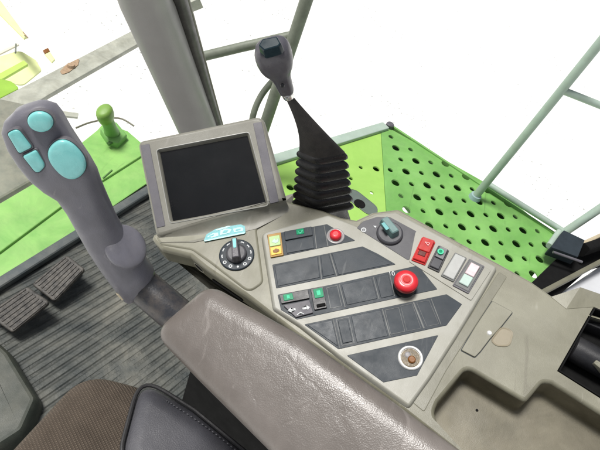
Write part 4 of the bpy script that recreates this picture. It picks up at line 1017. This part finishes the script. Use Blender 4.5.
# long grey beam with a rusty patch
zb = -.55
bt = thing('header_beam', 'long grey steel beam with a rusty patch crossing in front of the windscreen', 'beam', atz(60, 75, zb))
zslab([(-80, 138), (0, 98.5), (138, 27.5), (176, 8), (176, 22), (141, 42), (48, 95), (0, 126), (-80, 170)], zb, .025, 'beam', 'beam', bt)
zslab([(60, 71), (66, 64.5), (80, 57.5), (78, 65), (69, 72), (62, 74.5)], zb + .004, .003, 'rust', 'rust_patch', bt, .01, .001)
bm = NB(); q = atz(71, 66, zb + .006); tube(bm, [q, q + V((0, 0, .01))], [.022, .018], 14); obj('bolt', bm, M['rust'], bt)
# flat grey panel behind the joystick head
bm = NB(); slab(bm, zpoly([(-80, 130), (0, 98), (28, 104), (44, 130), (40, 176), (0, 199), (-80, 240)], -.25), -.05, 0, GP.up(-.25), .01)
tag(obj('grey_deck_panel', bm, mat('deck_panel_grey', (.20, .21, .17), .65, .2, 14, .5, 150, ((.36, .34, .26), .6, 20))), 'grey green dusty flat panel behind the joystick head', 'cover')
# pale green and cream parts of the header at the far left corner
hd_ = thing('header_frame', 'sunlit pale yellow green frame parts of the header in the far left corner', 'frame', atz(10, 60, -.8))
zslab([(-40, 70), (0, 73), (24, 60), (28, 64), (4, 78), (-40, 100)], -.75, .015, 'limepale', 'arm', hd_)
zslab([(-60, 80), (0, 78.5), (11, 81), (20, 88), (0, 98), (-60, 128)], -.70, .015, 'limecover', 'cover', hd_, .03)
zslab([(-40, 62), (0, 56), (20, 50), (36, 60), (42, 70), (22, 86), (0, 78), (-40, 80)], -1.2, .01, 'yellowgreen', 'blown_panel', hd_, .05)  # pale panel added for the overexposed yellow haze
zslab([(-40, -30), (-4, -6), (27, 36.6), (24, 38), (-6, 8), (-40, -10)], -.9, .015, 'yellowgreen', 'long_arm', hd_)
zslab([(-40, 62), (0, 51), (18, 42.5), (19, 44.5), (0, 54), (-40, 68)], -.9, .01, 'cream', 'thin_arm', hd_)
zslab([(43, 50), (48, 47.6), (50, 51), (45, 53.5)], -.80, .012, 'brown', 'bracket', hd_, 0, .002)
zslab([(45, 54), (50, 51.5), (55, 59), (52, 62)], -.80, .012, 'yellowgreen', 'bracket', hd_, 0, .002)
bm = NB(); tube(bm, [atz(23, 32, -.88), atz(28, 38, -.88)], .004, 8); obj('pin', bm, M['rust'], hd_)
bm = NB(); tube(bm, [atz(16, 44, -.88), atz(15.5, 53, -.88)], .005, 8); obj('pin', bm, M['rail2'], hd_)
bm = NB(); bar(bm, atz(62, 114, -.3), atz(78, 116, -.3), .03, .01)
tag(obj('bracket', bm, M['beam']), 'small grey bracket beside the green latch handle in the bright gap', 'bracket')
bm = NB(); tube(bm, curve([atz(76, 128, -.1), atz(92, 122, -.1), atz(118, 118, -.1), (atz(134, 126, -.1))], 6), .0035, 8)
tag(obj('cable', bm, M['olive']), 'thin cable looping past the green latch handle', 'cable')

# ---- gap below the dial pad: dark slot and screw
SKP = Pl((REAR.e2 * 0 + V((-.72, -.62, .30))), REAR.on(192, 262), V((.6, -.6, -.4)))
def on_skirt(p): return SKP.on(*p)

# ================================================================== light
w = bpy.data.worlds.new('World'); scn.world = w; w.use_nodes = True
nt = w.node_tree; bg = nt.nodes['Background']; sky = nt.nodes.new('ShaderNodeTexSky'); sky.sky_type = 'NISHITA'; sky.sun_disc = False
sd = V((-.36, -.04, .93)).normalized()
el = math.asin(sd.z); az = math.atan2(sd.x, sd.y)
sky.sun_elevation = el; sky.sun_rotation = az; sky.air_density = 1; sky.dust_density = 3
hs2 = nt.nodes.new('ShaderNodeHueSaturation'); hs2.inputs['Saturation'].default_value = .35
nt.links.new(sky.outputs[0], hs2.inputs['Color']); nt.links.new(hs2.outputs[0], bg.inputs['Color']); bg.inputs['Strength'].default_value = .085
sl = bpy.data.lights.new('sun', 'SUN'); sl.energy = 3.7; sl.angle = math.radians(14); sl.color = (1, .975, .94)
so_ = bpy.data.objects.new('sun', sl); COL.objects.link(so_); so_.rotation_euler = (-sd).to_track_quat('-Z', 'Y').to_euler()
scn.view_settings.view_transform = 'Standard'; scn.view_settings.look = 'None'; scn.view_settings.exposure = 0
scn.cycles.max_bounces = 6
